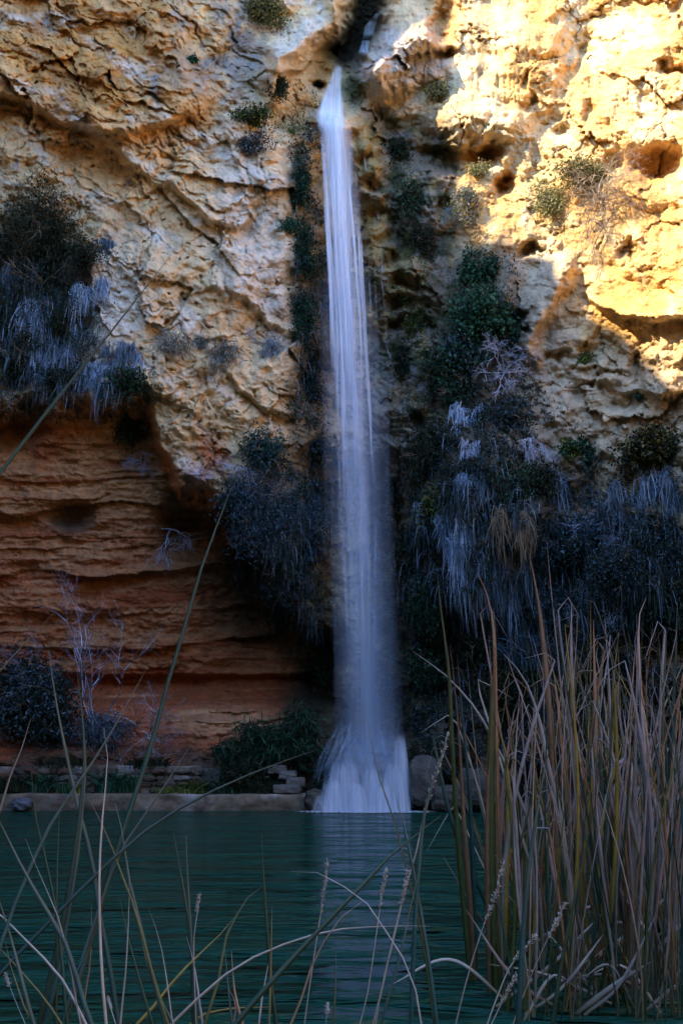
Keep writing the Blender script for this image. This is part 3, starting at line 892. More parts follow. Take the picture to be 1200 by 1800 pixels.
def branch_geo(ln, r, lev, rg, pal, dirs, sag=0.0, spread=.6, kids=3):
    segs = []
    for d in dirs:
        grow(segs, (0, 0, 0), d, ln * rg.uniform(.7, 1.2), r, lev, rg, sag, spread, kids)
    return twig_geo(segs, pal, rg)
def obj_geo(name, geo, mat, parent=None, smooth=False):
    return link(name, mesh_np(name, geo[0], geo[1], geo[2], smooth), mat, parent)
seedc = [100]
def RG():
    seedc[0] += 1
    return np.random.default_rng(seedc[0])
def spot(u, v, off=0.0):
    y = dep(u, v) - off
    return at(np.array(float(u)), np.array(float(v)), y), mpp(u, v, y)

def shrub(u, v, ru, rv, pal, label, n=1500, size=.09, droop=.3, name='shrub', cat='shrub', group=None, tp=T_BRWN, asp=.5, off=None, lumps=10, sticks=5, sag=0.0, y=None):
    rg = RG()
    p, m = spot(u, v, ru * .018 * .5 if off is None else off)
    if y is not None:
        p, m = at(np.array(float(u)), np.array(float(v)), y), mpp(u, v, y)
    e = empty(name, p)
    obj_geo('foliage', bush_geo(ru * m * 1.25, ru * m * .9, rv * m * 1.25, n, size, rg, pal, lumps, droop, asp), M_LEAF, e)
    ds = [(rg.normal(0, .7), -rg.uniform(.2, .9), rg.uniform(-.4, .9)) for _ in range(sticks)]
    o = obj_geo('branches', branch_geo(min(ru, rv) * m * .9, .018, 1, rg, tp, ds, sag), M_TWIG, e)
    return tag(e, label, cat, group)
def tuft(u, v, ln, wd, pal, label, n=160, up=.3, name='grass_tuft', group='dry grass tufts hanging from the cliff', off=.05, bw=.03):
    rg = RG()
    p, m = spot(u, v - ln * .45, off)
    o = obj_geo(name, tuft_geo(ln * m, wd * m, n, rg, pal, up, 7, bw), M_STRAW)
    o.location = p
    return tag(o, label, 'grass', group)
def standing(u, v, h, wd, pal, label, n=200, name='grass_clump', group=None, y=None, bw=.03):
    rg = RG()
    if y is None:
        p, m = spot(u, v, .1)
    else:
        p, m = at(np.array(float(u)), np.array(float(v)), y), mpp(u, v, y)
    o = obj_geo(name, upright_geo(h * m, wd * m, n, rg, pal, 6, bw), M_LEAF)
    o.location = p
    return tag(o, label, 'grass', group)
def dead(u, v, r, pal, label, lev=3, nd=6, sag=.05, rad=.03, name='dead_bush', dirs=None, cat='dead bush', spread=.6, off=.2, kids=3, y=None):
    rg = RG()
    p, m = spot(u, v, off)
    if y is not None:
        p, m = at(np.array(float(u)), np.array(float(v)), y), mpp(u, v, y)
    if dirs is None:
        dirs = [(rg.normal(0, 1), -rg.uniform(.3, 1), rg.normal(0, .8)) for _ in range(nd)]
    o = obj_geo(name, branch_geo(r * m * .55, rad, lev, rg, pal, dirs, sag, spread, kids), M_TWIG)
    o.location = p
    return tag(o, label, cat)

# ------------------------------------------------------------------ low growth nobody could count
def scatter(regs, n, seed, lo=0.02, hi=.35):
    rg = np.random.default_rng(seed)
    out = []
    tot = 0
    while tot < n:
        u = rg.uniform(-20, 1230, 60000)
        v = rg.uniform(-20, 1424, 60000)
        wgt = 0
        uw, vw = u + 40 * fbm(u / 70, v / 70, 3, seed), v + 40 * fbm(u / 70, v / 70, 3, seed + 40)
        for a, b, ra, rb, dg, am in regs:
            wgt = np.maximum(wgt, am * ell(uw, vw, a, b, ra, rb, dg, 4))
        wgt = wgt * sst(-.25, .3, fbm(u / 36, v / 44, 3, seed + 3) + .08)
        k = rg.random(60000) < wgt
        out.append(np.stack([u[k], v[k]], -1))
        tot += k.sum()
    uv = np.concatenate(out)[:n]
    y = depv(uv[:, 0], uv[:, 1]) - rg.uniform(lo, hi, n)
    return at(uv[:, 0], uv[:, 1], y), rg
R_RIGHT = [(850, 540, 60, 120, 0, .5), (840, 800, 120, 170, 0, .9), (820, 1000, 140, 200, 0, 1), (1080, 1000, 170, 170, 0, 1), (760, 1200, 90, 160, 0, .9), (900, 1300, 200, 120, 0, .8), (1100, 1280, 140, 180, 0, .7), (725, 900, 45, 90, 0, .5)]
R_LEFT = [(60, 540, 100, 160, 0, .9), (540, 480, 26, 260, 0, .9), (530, 300, 24, 80, 0, .6), (480, 900, 80, 110, 30, .9), (520, 1020, 55, 120, 0, .9), (545, 720, 40, 60, 0, .6), (220, 690, 60, 30, 0, .6)]
P_, rg = scatter(R_RIGHT, 62000, 501)
o = obj_geo('undergrowth', leaves_geo(P_, .115, rg, G_BLUE + G_DARK + G_DARK, .5, .35), M_LEAF)
tag(o, 'low dark leafy growth covering the damp slope right of the fall', 'undergrowth', kind='stuff')
P_, rg = scatter(R_LEFT, 30000, 511)
o = obj_geo('undergrowth', leaves_geo(P_, .11, rg, G_BLUE + G_DARK + G_DARK + G_IVY, .5, .35), M_LEAF)
tag(o, 'low dark leafy growth clinging to the rock left of the fall', 'undergrowth', kind='stuff')
P_, rg = scatter([(720, 500, 60, 180, 0, .5), (690, 300, 40, 90, 0, .35), (740, 700, 50, 90, 0, .6), (625, 160, 22, 30, 0, .7), (510, 225, 45, 22, 0, .7), (700, 350, 20, 60, 0, .4)], 6500, 521, .0, .08)
o = obj_geo('moss', leaves_geo(P_, .06, rg, G_DARK + G_MOSS, .2, .7), M_LEAF)
tag(o, 'dark cushions of moss on the wet grey rock beside the fall', 'moss', kind='stuff')
def hang(regs, n, seed, pal, ln, label):
    P_, rg = scatter(regs, n, seed, .05, .45)
    s = np.linspace(0, 1, 5)[None]
    L_ = ln * rg.uniform(.4, 1.2, n)
    dx, dy = rg.normal(0, .18, n), -np.abs(rg.normal(0, .16, n))
    p = np.stack([P_[:, :1] + dx[:, None] * np.sqrt(s), P_[:, 1:2] + dy[:, None] * np.sqrt(s), P_[:, 2:] + .12 * np.sin(np.pi * s) - L_[:, None] * s ** 1.6], -1)
    o = obj_geo('hanging_stems', strip_geo(p, rg.uniform(.012, .03, n), pick(pal, n, rg), rg), M_STRAW)
    return tag(o, label, 'stems', kind='stuff')
hang([(840, 960, 120, 180, 0, 1), (1090, 980, 140, 140, 0, .9), (930, 1100, 120, 90, 0, .9), (780, 1150, 60, 120, 0, .5)], 4500, 531, S_GREY + G_BLUE + G_DARK + G_BLUE + G_DARK, .7, 'fine hanging stems over the slope right of the fall')
hang([(490, 930, 75, 120, 25, 1), (520, 1060, 50, 80, 0, .8), (60, 580, 110, 120, 0, 1), (545, 500, 22, 250, 0, .6)], 3200, 541, S_GREY + G_BLUE + G_DARK + G_BLUE + G_DARK, .65, 'fine hanging stems on the rock left of the fall')

# ------------------------------------------------------------------ plants one can point at
shrub(70, 400, 62, 75, G_DARK, 'large dark needle-leaved shrub on the left cliff edge', 5200, .10, .5, asp=.22)
shrub(75, 500, 60, 80, G_DARK, 'dark drooping shrub directly below the large needle-leaved shrub', 3600, .11, 1.2, asp=.2)
shrub(150, 445, 34, 24, G_DARK, 'small dark bush right of the large needle-leaved shrub', 1200, .09, .4, asp=.3)
TU = [(22, 500, 60, 22, S_GREY, 'leftmost pale tuft below the dark shrubs at the frame edge'),
      (48, 590, 75, 24, S_PALE, 'long pale tuft hanging below the dark drooping shrub'),
      (95, 575, 60, 22, S_GREY, 'grey tuft hanging right of the dark drooping shrub'),
      (158, 540, 55, 16, S_PALE, 'bright tuft clinging to the pale rock right of the dark shrubs'),
      (148, 478, 40, 20, S_BRWN, 'brown tuft under the small dark bush on the left cliff'),
      (186, 440, 26, 15, S_GREY, 'small rounded tuft like a ball on the pale left rock'),
      (35, 660, 60, 25, S_GREY, 'lowest tuft on the left frame edge above the red recess'),
      (78, 640, 60, 24, S_PALE, 'blue-grey tuft on the left rock lip near the frame edge'),
      (110, 640, 70, 24, S_PALE, 'brightest pale tuft hanging from the left rock lip'),
      (140, 690, 50, 18, S_GREY, 'thin grey tuft at the lip above the red recess'),
      (180, 680, 62, 24, S_PALE, 'pale tuft hanging lowest from the lip above the red recess'),
      (235, 650, 50, 14, S_PALE, 'narrow pale tuft at the right end of the overhanging lip'),
      (215, 630, 34, 22, S_GREY, 'short grey tuft on top of the overhanging lip'),
      (826, 755, 60, 22, S_PALE, 'topmost pale tuft hanging below the ivy'),
      (832, 812, 48, 11, T_WHIT, 'narrow white tuft hanging below the topmost pale tuft'),
      (814, 862, 40, 12, S_PALE, 'small pale tuft left of the wide hanging tuft'),
      (850, 880, 56, 34, S_GREY, 'wide grey tuft hanging in the middle of the dark slope'),
      (745, 930, 46, 14, S_PALE, 'small pale tuft closest to the fall on its right'),
      (785, 940, 46, 20, S_GREY, 'grey tuft in the dark growth just right of the fall'),
      (806, 1000, 80, 28, S_PALE, 'long bright tuft hanging over the dark hollow right of the fall'),
      (835, 965, 70, 26, S_PALE, 'pale tuft between the wide tuft and the long bright tuft'),
      (926, 935, 66, 24, S_BRWN, 'brown tuft hanging right of the wide grey tuft'),
      (880, 1000, 80, 28, S_BRWN, 'brown shaggy tuft hanging above the reeds'),
      (925, 1020, 84, 30, S_GREY, 'grey shaggy tuft hanging just right of the brown shaggy tuft'),
      (860, 1070, 80, 30, S_GREY, 'lowest shaggy tuft over the hollow behind the reeds'),
      (975, 880, 60, 24, S_GREY, 'grey tuft on the slope left of the bare tan rock patch'),
      (1150, 880, 84, 30, S_PALE, 'pale tuft hanging below the olive bush at the right edge'),
      (1185, 900, 80, 26, S_GREY, 'grey tuft at the right frame edge below the olive bush'),
      (1110, 900, 60, 26, S_GREY, 'grey tuft below the left side of the olive bush')]
for a, b, ln, wd, pal, lb in TU:
    tuft(a, b, ln, wd, pal, lb, 260 if ln > 50 else 170, .9 if 'ledge' in lb else .3)
SCR_ = ((.12, .15, .13), (.24, .28, .29), (.06, .08, .06), (.34, .36, .36))
shrub(304, 606, 34, 22, SCR_, 'broad grey scrub at the left end of the buttress ledge', 500, .26, .3, name='scrub', cat='scrub', asp=.07, off=.1)
shrub(390, 622, 28, 32, SCR_, 'grey-green scrub in the middle of the buttress ledge', 560, .26, .6, name='scrub', cat='scrub', asp=.07, off=.1)
shrub(476, 612, 20, 24, SCR_ + S_PALE, 'fan of pale dry grass on the buttress edge beside the fall', 420, .30, .9, name='scrub', cat='scrub', asp=.06, off=.1)
shrub(350, 600, 14, 10, SCR_, 'small grey scrub between the two larger ones on the buttress ledge', 180, .2, .3, name='scrub', cat='scrub', asp=.07, off=.1)
shrub(470, 22, 40, 26, G_OLIV, 'olive bush in the rock pocket at the top left of the cleft', 1900, .10)
shrub(340, 104, 9, 8, G_IVY, 'tiny green plant alone on the grey upper left rock', 260, .08, sticks=2)
shrub(446, 208, 34, 16, G_MOSS + G_DARK, 'green leafy bush on the ledge left of the spout', 1500, .08)
shrub(512, 228, 22, 16, G_MOSS, 'bright mossy grass cushion beside the lip of the fall', 900, .07, .8, asp=.2)
shrub(448, 250, 30, 18, S_GREY + G_DARK, 'greyish bush below the green bush left of the spout', 900, .07)
shrub(505, 395, 16, 12, G_IVY, 'small green plant on the buttress left of the fall', 420, .07, sticks=3)
shrub(230, 745, 22, 46, G_IVY + G_DARK, 'dark ivy dangling into the recess from the overhang', 1600, .08, 1.0)
shrub(462, 792, 36, 34, G_BLUE + G_IVY, 'green shrub at the foot of the pale buttress', 2000, .09)
shrub(470, 890, 62, 66, G_BLUE, 'big blue-grey shrub hanging left of the fall', 4200, .10, .6, asp=.25)
shrub(545, 930, 34, 80, G_BLUE, 'blue-grey shrub hanging right beside the falling water', 2600, .10, .9, asp=.25)
shrub(500, 1020, 34, 46, G_BLUE + G_DARK, 'drooping shrub tip over the dark hollow left of the fall', 1800, .10, 1.2, asp=.2)
shrub(1020, 305, 44, 24, G_OLIV, 'olive bush in full sun on the right cliff', 2200, .10)
shrub(960, 350, 28, 36, G_PALE, 'pale green bush in sun left of the olive bush', 1500, .08)
shrub(768, 160, 22, 18, G_PALE + G_OLIV, 'pale green bush in sun above the row of small caves', 1100, .08)
shrub(838, 300, 18, 14, G_PALE, 'small pale bush between the two sunny caves', 700, .07)
shrub(822, 356, 28, 34, G_PALE + S_GREY, 'pale straggly bush at the lower edge of the sunlight', 1500, .07)
shrub(842, 470, 30, 36, G_IVY, 'top clump of green ivy on the rock right of the fall', 2600, .095, .6, asp=.8, name='ivy', cat='ivy', group='ivy clumps')
shrub(845, 545, 44, 44, G_IVY, 'middle and widest clump of green ivy right of the fall', 3600, .095, .6, asp=.8, name='ivy', cat='ivy', group='ivy clumps')
shrub(820, 610, 36, 36, G_IVY + G_BLUE, 'lowest clump of green ivy behind the white dead branches', 2400, .095, .6, asp=.8, name='ivy', cat='ivy', group='ivy clumps')
shrub(1028, 632, 11, 13, G_MOSS, 'small bright green plant alone on the right rock face', 420, .08, sticks=2)
shrub(1122, 697, 6, 6, G_IVY, 'tiny green plant in a crack of the right rock face', 160, .07, sticks=2)
shrub(1002, 786, 15, 14, G_MOSS + G_IVY, 'bright green plant left of the olive bush at the right edge', 620, .09, asp=.7)
shrub(1030, 795, 18, 26, G_DARK + G_IVY, 'dark leafy plant right of the bright green plant', 900, .09)
shrub(1150, 785, 54, 30, G_OLIV + G_DARK + G_DARK, 'dark olive bush at the right edge of the shaded slope', 3400, .11)
shrub(1060, 920, 46, 44, G_BLUE, 'blue-grey bush below the bare tan rock patch', 2600, .09, asp=.3)
shrub(1085, 1010, 60, 46, G_BLUE + G_DARK, 'dense blue-green bush behind the tops of the reeds', 3000, .09, asp=.3)
shrub(700, 880, 22, 34, G_DARK, 'dark leafy plant at the right edge of the falling water', 1100, .08)
shrub(60, 1240, 82, 74, G_DARK + G_BLUE, 'dark bush above the terrace at the left frame edge', 8000, .11, y=29.9, lumps=16)
shrub(170, 1285, 52, 34, G_BLUE + S_GREY, 'greyish bush between the dark bush and the red debris', 3400, .08, y=30.0, asp=.3)
shrub(430, 1366, 46, 22, G_DARK, 'dark low shrub against the terrace left of the foot cascade', 2600, .09, y=28.7)
shrub(745, 1180, 34, 46, G_DARK + G_IVY, 'dark leafy shrub right of the lower fall', 1800, .09)
shrub(742, 1330, 26, 40, G_DARK, 'mossy shrub on the rock right of the foot cascade', 1400, .08, 1.0, asp=.2)
dead(885, 655, 62, T_WHIT, 'white tangle of dead branches below the ivy', 3, 7, .06, .034, dirs=[(-1, -.4, -.2), (-.6, -.5, .5), (.1, -.4, .9), (.8, -.5, .4), (1, -.4, -.1), (.1, -.5, -1), (-.5, -.5, -.8)])
dead(930, 770, 58, T_WHIT, 'white dead twigs trailing down the slope under the tangle', 3, 5, .28, .028, dirs=[(-.3, -.4, -1), (.3, -.4, -1), (0, -.6, -.6), (.7, -.4, -.3), (-.5, -.4, .2)])
dead(1055, 352, 92, T_BRWN + ((.42, .36, .28),), 'brown dry brushwood hanging in the sun under the olive bush', 3, 20, .10, .026, off=.35, spread=.5, name='brushwood', cat='brushwood')
dead(1060, 400, 90, T_BRWN + ((.42, .36, .28),), 'lower half of the brown brushwood in the sun, reaching to the shade', 3, 14, .25, .024, off=.3, name='brushwood', cat='brushwood')
dead(1040, 930, 70, T_WHIT + S_GREY, 'pale bare twigs standing in the blue-grey bush on the right', 3, 7, .0, .02)
dead(1100, 950, 60, S_GREY, 'thin bare twigs over the dense bush behind the reeds', 3, 6, .0, .018)
dead(245, 810, 40, T_WHIT, 'pale dead twigs hanging at the left side of the buttress nose', 3, 6, .12, .02)
dead(430, 820, 50, T_WHIT, 'pale curly twigs on the buttress foot beside the green shrub', 3, 7, .05, .022)
dead(438, 590, 22, T_WHIT, 'small arched white twigs on the buttress ledge', 2, 5, .15, .018)
dead(300, 930, 90, T_WHIT, 'bare white branches sticking out in front of the red wall', 3, 4, .12, .032, off=.6, dirs=[(-1, -.3, .1), (-.6, -.4, -.7), (-.1, -.4, -1), (.8, -.3, .0)])
dead(165, 1290, 210, T_WHIT + S_GREY, 'tall bare sapling with thin twigs against the red wall', 3, 4, -.06, .035, y=30.1, name='bare_sapling', cat='sapling', dirs=[(-.25, -.1, 1), (.15, -.15, 1), (-.05, -.2, 1), (.4, -.1, .9)], spread=.35, kids=2)
dead(260, 1290, 70, T_WHIT + T_BRWN + S_GREY, 'grey tangle of bare twigs on the debris slope', 3, 12, .0, .02, y=30.2)
dead(70, 1170, 70, S_GREY, 'bare twigs rising out of the dark bush at the left edge', 3, 5, -.04, .02, y=29.8)
dead(1085, 1075, 50, S_PALE, 'fine pale twigs just behind the reed tops', 3, 6, 0, .016)
dead(470, 470, 26, T_BRWN, 'thin dark stem curling on the buttress face', 1, 2, .2, .012, dirs=[(-1, -.2, -.2), (.6, -.2, -.6)], kids=1)

CL = [(800, 690, 34, 36, G_DARK + G_IVY, 'dark leafy clump below the ivy beside the topmost pale tuft'),
      (745, 800, 34, 50, G_DARK, 'dark clump on the wet rock just right of the middle of the fall'),
      (900, 730, 40, 34, G_DARK + G_BLUE, 'blue-green clump behind the white dead branches'),
      (890, 850, 44, 40, G_DARK + G_IVY, 'dark green clump between the wide grey tuft and the trailing twigs'),
      (950, 850, 30, 44, G_DARK, 'dark clump left of the bare tan rock patch'),
      (770, 880, 34, 40, G_DARK + G_MOSS, 'mossy dark clump left of the wide grey tuft'),
      (720, 1000, 28, 60, G_DARK, 'dark clump at the right edge of the lower fall'),
      (760, 1060, 40, 50, G_DARK + G_IVY, 'dark clump in the hollow under the long bright tuft'),
      (850, 1130, 50, 44, G_DARK, 'black-green clump behind the first tall reeds'),
      (990, 960, 46, 44, G_DARK + G_BLUE, 'blue-green clump right of the grey shaggy tuft'),
      (1000, 1060, 46, 40, G_BLUE + G_BLUE + G_DARK, 'bluish clump behind the tallest brown reed'),
      (1150, 960, 46, 44, G_DARK + G_BLUE, 'dark clump under the pale tuft at the right edge'),
      (1170, 1060, 46, 50, G_DARK, 'dark clump behind the right end of the reeds'),
      (920, 1200, 60, 60, G_DARK, 'dark clump low behind the thick olive brown reed'),
      (1080, 1180, 70, 60, G_DARK, 'dark clump low behind the pale straight reed'),
      (40, 620, 44, 50, G_DARK, 'dark clump among the tufts at the left frame edge'),
      (105, 560, 34, 44, G_DARK, 'dark clump between the dark shrub and the pale left rock'),
      (120, 665, 40, 24, G_DARK, 'dark clump on the lip above the red recess'),
      (225, 668, 34, 24, G_DARK + G_IVY, 'dark clump at the right end of the lip'),
      (530, 330, 17, 34, G_DARK + G_IVY, 'dark clump on the wet rock left of the upper fall'),
      (532, 440, 18, 44, G_DARK + G_IVY, 'dark leafy strip left of the fall below the lip'),
      (535, 560, 20, 50, G_DARK + G_IVY, 'dark leafy strip left of the middle of the fall'),
      (540, 670, 22, 44, G_DARK + G_BLUE, 'dark clump left of the fall above the blue-grey shrubs'),
      (420, 880, 30, 34, G_DARK + G_BLUE, 'dark clump hanging under the buttress nose'),
      (700, 262, 18, 26, G_DARK, 'dark moss clump on the grey rock right of the lip'),
      (722, 345, 18, 34, G_DARK + G_IVY, 'dark plant on the grey rock right of the trickles'),
      (748, 425, 22, 34, G_DARK, 'dark plant on the grey rock left of the top ivy clump'),
      (735, 560, 24, 36, G_DARK + G_MOSS, 'mossy plant on the wet rock left of the widest ivy clump'),
      (765, 640, 28, 34, G_DARK + G_IVY, 'dark plant on the wet rock left of the lowest ivy clump'),
      (705, 640, 16, 40, G_DARK, 'dark plant at the right edge of the fall level with the ivy'),
      (555, 790, 22, 34, G_DARK + G_BLUE, 'dark plant left of the fall above the hanging blue-grey shrub'),
      (900, 600, 22, 34, G_DARK + G_IVY, 'dark plant in the rock groove right of the ivy'),
      (566, 1362, 20, 34, G_DARK, 'dark wet clump at the left flank of the foot cascade'),
      (490, 150, 18, 22, G_DARK, 'dark plant in the shade under the small arch'),
      (570, 1130, 26, 60, G_DARK + G_IVY, 'dark mossy clump behind the left edge of the lower fall')]
for a, b, ra, rb, pal, lb in CL:
    shrub(a, b, ra, rb, pal, lb, int(700 + ra * rb * .7), .095, .5, name='leafy_clump', cat='plant', asp=.4, lumps=12, sticks=3, off=.15)

# ------------------------------------------------------------------ terrace of old masonry on the left shore
def wall_geo(u0, u1, vtop, y, zb, thick, seed, colr):
    x0 = at(np.array(float(u0)), np.array(float(vtop)), y)[0]
    x1 = at(np.array(float(u1)), np.array(float(vtop)), y)[0]
    zt = at(np.array(300.), np.array(float(vtop)), y)[2]
    nx, nz = 240, 22
    xs = np.linspace(x0, x1, nx)
    prof_ = [(y + .02, zb)] + [(y, zb + (zt - .04 - zb) * k / (nz - 5)) for k in range(nz - 4)] + [(y + .03, zt), (y + thick * .5, zt + .02), (y + thick, zt)]
    V = np.zeros((len(prof_), nx, 3))
    for k, (py, pz) in enumerate(prof_):
        V[k, :, 0] = xs
        nn = fbm(xs * 1.3, np.full(nx, pz * 1.6 + seed), 4, seed)
        V[k, :, 1] = py - .16 * nn
        V[k, :, 2] = pz + (.05 * fbm(xs * .9, np.full(nx, seed * 1.0), 4, seed + 3) if k > 3 else 0)
    P_ = V.reshape(-1, 3)
    c1 = fbm(P_[:, 0] * 1.1, P_[:, 2] * 1.5, 4, seed + 7, .6)
    c2 = fbm(P_[:, 0] * .6 + 4, P_[:, 2] * .9, 4, seed + 11, .6)
    col = np.array(colr)[None] * (1 + .9 * c1[:, None])
    k = sst(0, .4, c2)[:, None]
    col = col * (1 - k) + np.array([.05, .055, .03])[None] * k
    k = sst(.25, .5, -c2)[:, None]
    col = col * (1 - k) + np.array([.30, .27, .23])[None] * k
    k = (.8 * np.exp(-((P_[:, 0] + 4.4) / .35) ** 2) * sst(-.3, .3, c1))[:, None] if vtop > 1390 else 0
    col = col * (1 - k) + np.array([.42, .41, .40])[None] * k
    return V.reshape(-1, 3), grid_faces(*V.shape[:2]), np.clip(col, .01, .6)
tr_ = empty('terrace_wall', (-6, 28.6, 0))
tag(tr_, 'low two-step masonry terrace along the left shore of the pool', 'wall')
def part_world(name, geo, mat, parent, smooth=True):
    o = obj_geo(name, geo, mat, parent, smooth)
    o.matrix_parent_inverse = parent.matrix_world.inverted()
    return o
bpy.context.view_layer.update()
part_world('lower_ledge', wall_geo(-500, 545, 1397, 28.0, -.6, 1.3, 601, (.15, .115, .08)), M_WALL, tr_)
part_world('upper_wall', wall_geo(-500, 345, 1347, 29.1, -.2, 1.0, 611, (.19, .15, .11)), M_WALL, tr_)
part_world('end_wall', wall_geo(345, 500, 1352, 29.0, -.2, 1.2, 621, (.10, .095, .085)), M_WALL, tr_)
def block_geo(cx, cy, cz, sx, sy, sz, rg, colr, n=7, jit=.12, rnd_=.45):    # weathered stone: a rounded, knocked-about box
    V, F = [], []
    lin = np.linspace(-1, 1, n)
    A, B_ = np.meshgrid(lin, lin)
    o = 0
    for ax in range(3):
        for sg in (-1, 1):
            q = np.zeros((n, n, 3))
            q[..., ax] = sg
            q[..., (ax + 1) % 3] = A
            q[..., (ax + 2) % 3] = B_ * sg
            V.append(q.reshape(-1, 3))
            F.append(grid_faces(n, n) + o)
            o += n * n
    V = np.concatenate(V)
    F = np.concatenate(F)
    r = np.linalg.norm(V, axis=1, keepdims=True)
    V = V * (1 - rnd_ * np.clip(r - 1, 0, 1))
    s0 = rg.uniform(0, 50)
    V = V * (1 + jit * (fbm(V[:, 0] * 1.3 + s0 + V[:, 2], V[:, 1] * 1.3 + V[:, 2] * 1.7 + s0, 3, 700)))[:, None]
    V = V * np.array([sx, sy, sz]) + np.array([cx, cy, cz])
    c = np.array(colr)[None] * (1 + .4 * fbm(V[:, 0] * 2, V[:, 2] * 2 + V[:, 1], 3, 710)[:, None])
    return V, F, np.clip(c, .01, .6)
srg = RG()
bl_ = [mesh_np('stone', *block_geo(0, 0, 0, 1, 1, 1, RG(), cc, 6, .42, .32)) for cc in ((.13, .105, .08), (.10, .085, .07), (.17, .14, .11), (.08, .065, .05), (.13, .09, .065), (.22, .20, .175))]
zt_ = float(at(np.array(300.), np.array(1347.), 29.1)[2])
xr = float(at(np.array(345.), np.array(1370.), 29.1)[0])
zc = .42
while zc < zt_ - .04:
    hh = float(srg.uniform(.17, .26))
    if zc + hh > zt_ - .1:
        hh = zt_ - zc
    x = -11.6
    while x < xr - .15:
        ww = float(srg.uniform(.16, .60))
        if srg.random() < .12:
            x += ww * .6
            continue
        st = link('stone', bl_[int(srg.integers(0, 6))], M_WALL, tr_)
        st.matrix_parent_inverse = tr_.matrix_world.inverted()
        st.location = (x + ww / 2, 29.1 + float(srg.uniform(-.03, .05)), zc + hh / 2)
        st.scale = (ww / 2 * .97, .16, hh / 2 * float(srg.uniform(.75, 1.05)))
        st.rotation_euler = (float(srg.normal(0, .12)), float(srg.normal(0, .09)), float(srg.normal(0, .12)))
        x += ww
    zc += hh
stp = empty('stone_steps', at(np.array(510.), np.array(1385.), 28.6))
tag(stp, 'small broken stone steps at the right end of the terrace', 'steps')
bpy.context.view_layer.update()
for k, (a, b, wd) in enumerate(((488, 1352, 16), (506, 1362, 15), (520, 1374, 16), (505, 1386, 24))):
    y = 28.9 - k * .12
    q = at(np.array(float(a)), np.array(float(b)), y)
    part_world('step_stone', block_geo(q[0], y, q[2], wd * .0185, .35, .13, RG(), (.12, .11, .095), 9, .10, .16), M_WALL, stp)
def boulder(u, v, ru, rv, y, colr, label, name='boulder'):
    q = at(np.array(float(u)), np.array(float(v)), y)
    m = mpp(u, v, y)
    rg = RG()
    o = obj_geo(name, block_geo(0, 0, 0, ru * m, ru * m * .9, rv * m, rg, colr, 16, .22), M_ROCK, None, True)
    o.location = q
    return tag(o, label, 'boulder', 'boulders on the shore')
boulder(40, 1414, 18, 11, 27.8, (.10, .105, .12), 'grey rounded boulder in front of the terrace at the left edge')
boulder(552, 1406, 17, 18, 27.9, (.07, .065, .05), 'dark stone where the terrace meets the foot cascade')
boulder(745, 1372, 28, 42, 27.9, (.10, .09, .075), 'dark mossy boulder right of the foot cascade')
boulder(790, 1405, 34, 24, 27.6, (.09, .08, .065), 'low dark boulder at the waterline right of the foot cascade')
boulder(845, 1385, 40, 34, 27.4, (.08, .075, .06), 'dark boulder behind the reeds on the right shore')
shrub(478, 1300, 62, 36, G_IVY + G_DARK, 'big dark green grass mound left of the lower fall', 2600, .34, .5, name='grass_mound', cat='grass', asp=.07, y=29.2, lumps=14)
shrub(418, 1322, 34, 22, G_IVY + G_DARK, 'smaller grass mound on the left flank of the big mound', 1300, .30, .5, name='grass_mound', cat='grass', asp=.07, y=29.0)
shrub(535, 1290, 30, 50, G_IVY + G_DARK, 'grass mound touching the left edge of the cascade', 1500, .34, .6, name='grass_mound', cat='grass', asp=.07, y=29.2)
standing(75, 1393, 46, 24, G_DARK + G_IVY, 'dark grass clump on the ledge near the left edge', 200, y=28.7)
standing(205, 1393, 50, 34, G_IVY, 'dark green grass clump in the middle of the ledge', 300, y=28.7)
standing(125, 1395, 26, 24, G_IVY + G_MOSS, 'short green grass left of the middle grass clump', 160, y=28.6)
standing(310, 1397, 20, 36, G_MOSS, 'short bright green grass on the right part of the ledge', 200, y=28.5)
standing(400, 1398, 40, 30, G_DARK + G_IVY, 'dark grass clump at the right end of the ledge', 220, y=28.6)
standing(20, 1392, 40, 30, G_DARK, 'dark grass at the left frame edge of the ledge', 200, y=28.6)
standing(260, 1352, 30, 40, G_DARK, 'dark grass on top of the upper terrace wall', 240, y=29.3)
standing(110, 1350, 30, 50, G_DARK, 'dark grass on the terrace wall below the dark bush', 260, y=29.3)
standing(345, 1396, 34, 24, G_DARK + G_MOSS, 'dark grass beside the pale stain on the ledge', 200, y=28.5)
standing(460, 1398, 36, 30, G_DARK, 'dark grass right of the low shrub on the ledge', 220, y=28.5)
standing(950, 1180, 90, 60, G_BLUE, 'teal grass behind the reeds at the foot of the slope', 500)
standing(1040, 1190, 80, 60, G_BLUE + G_DARK, 'teal grass deeper right behind the reeds', 420)

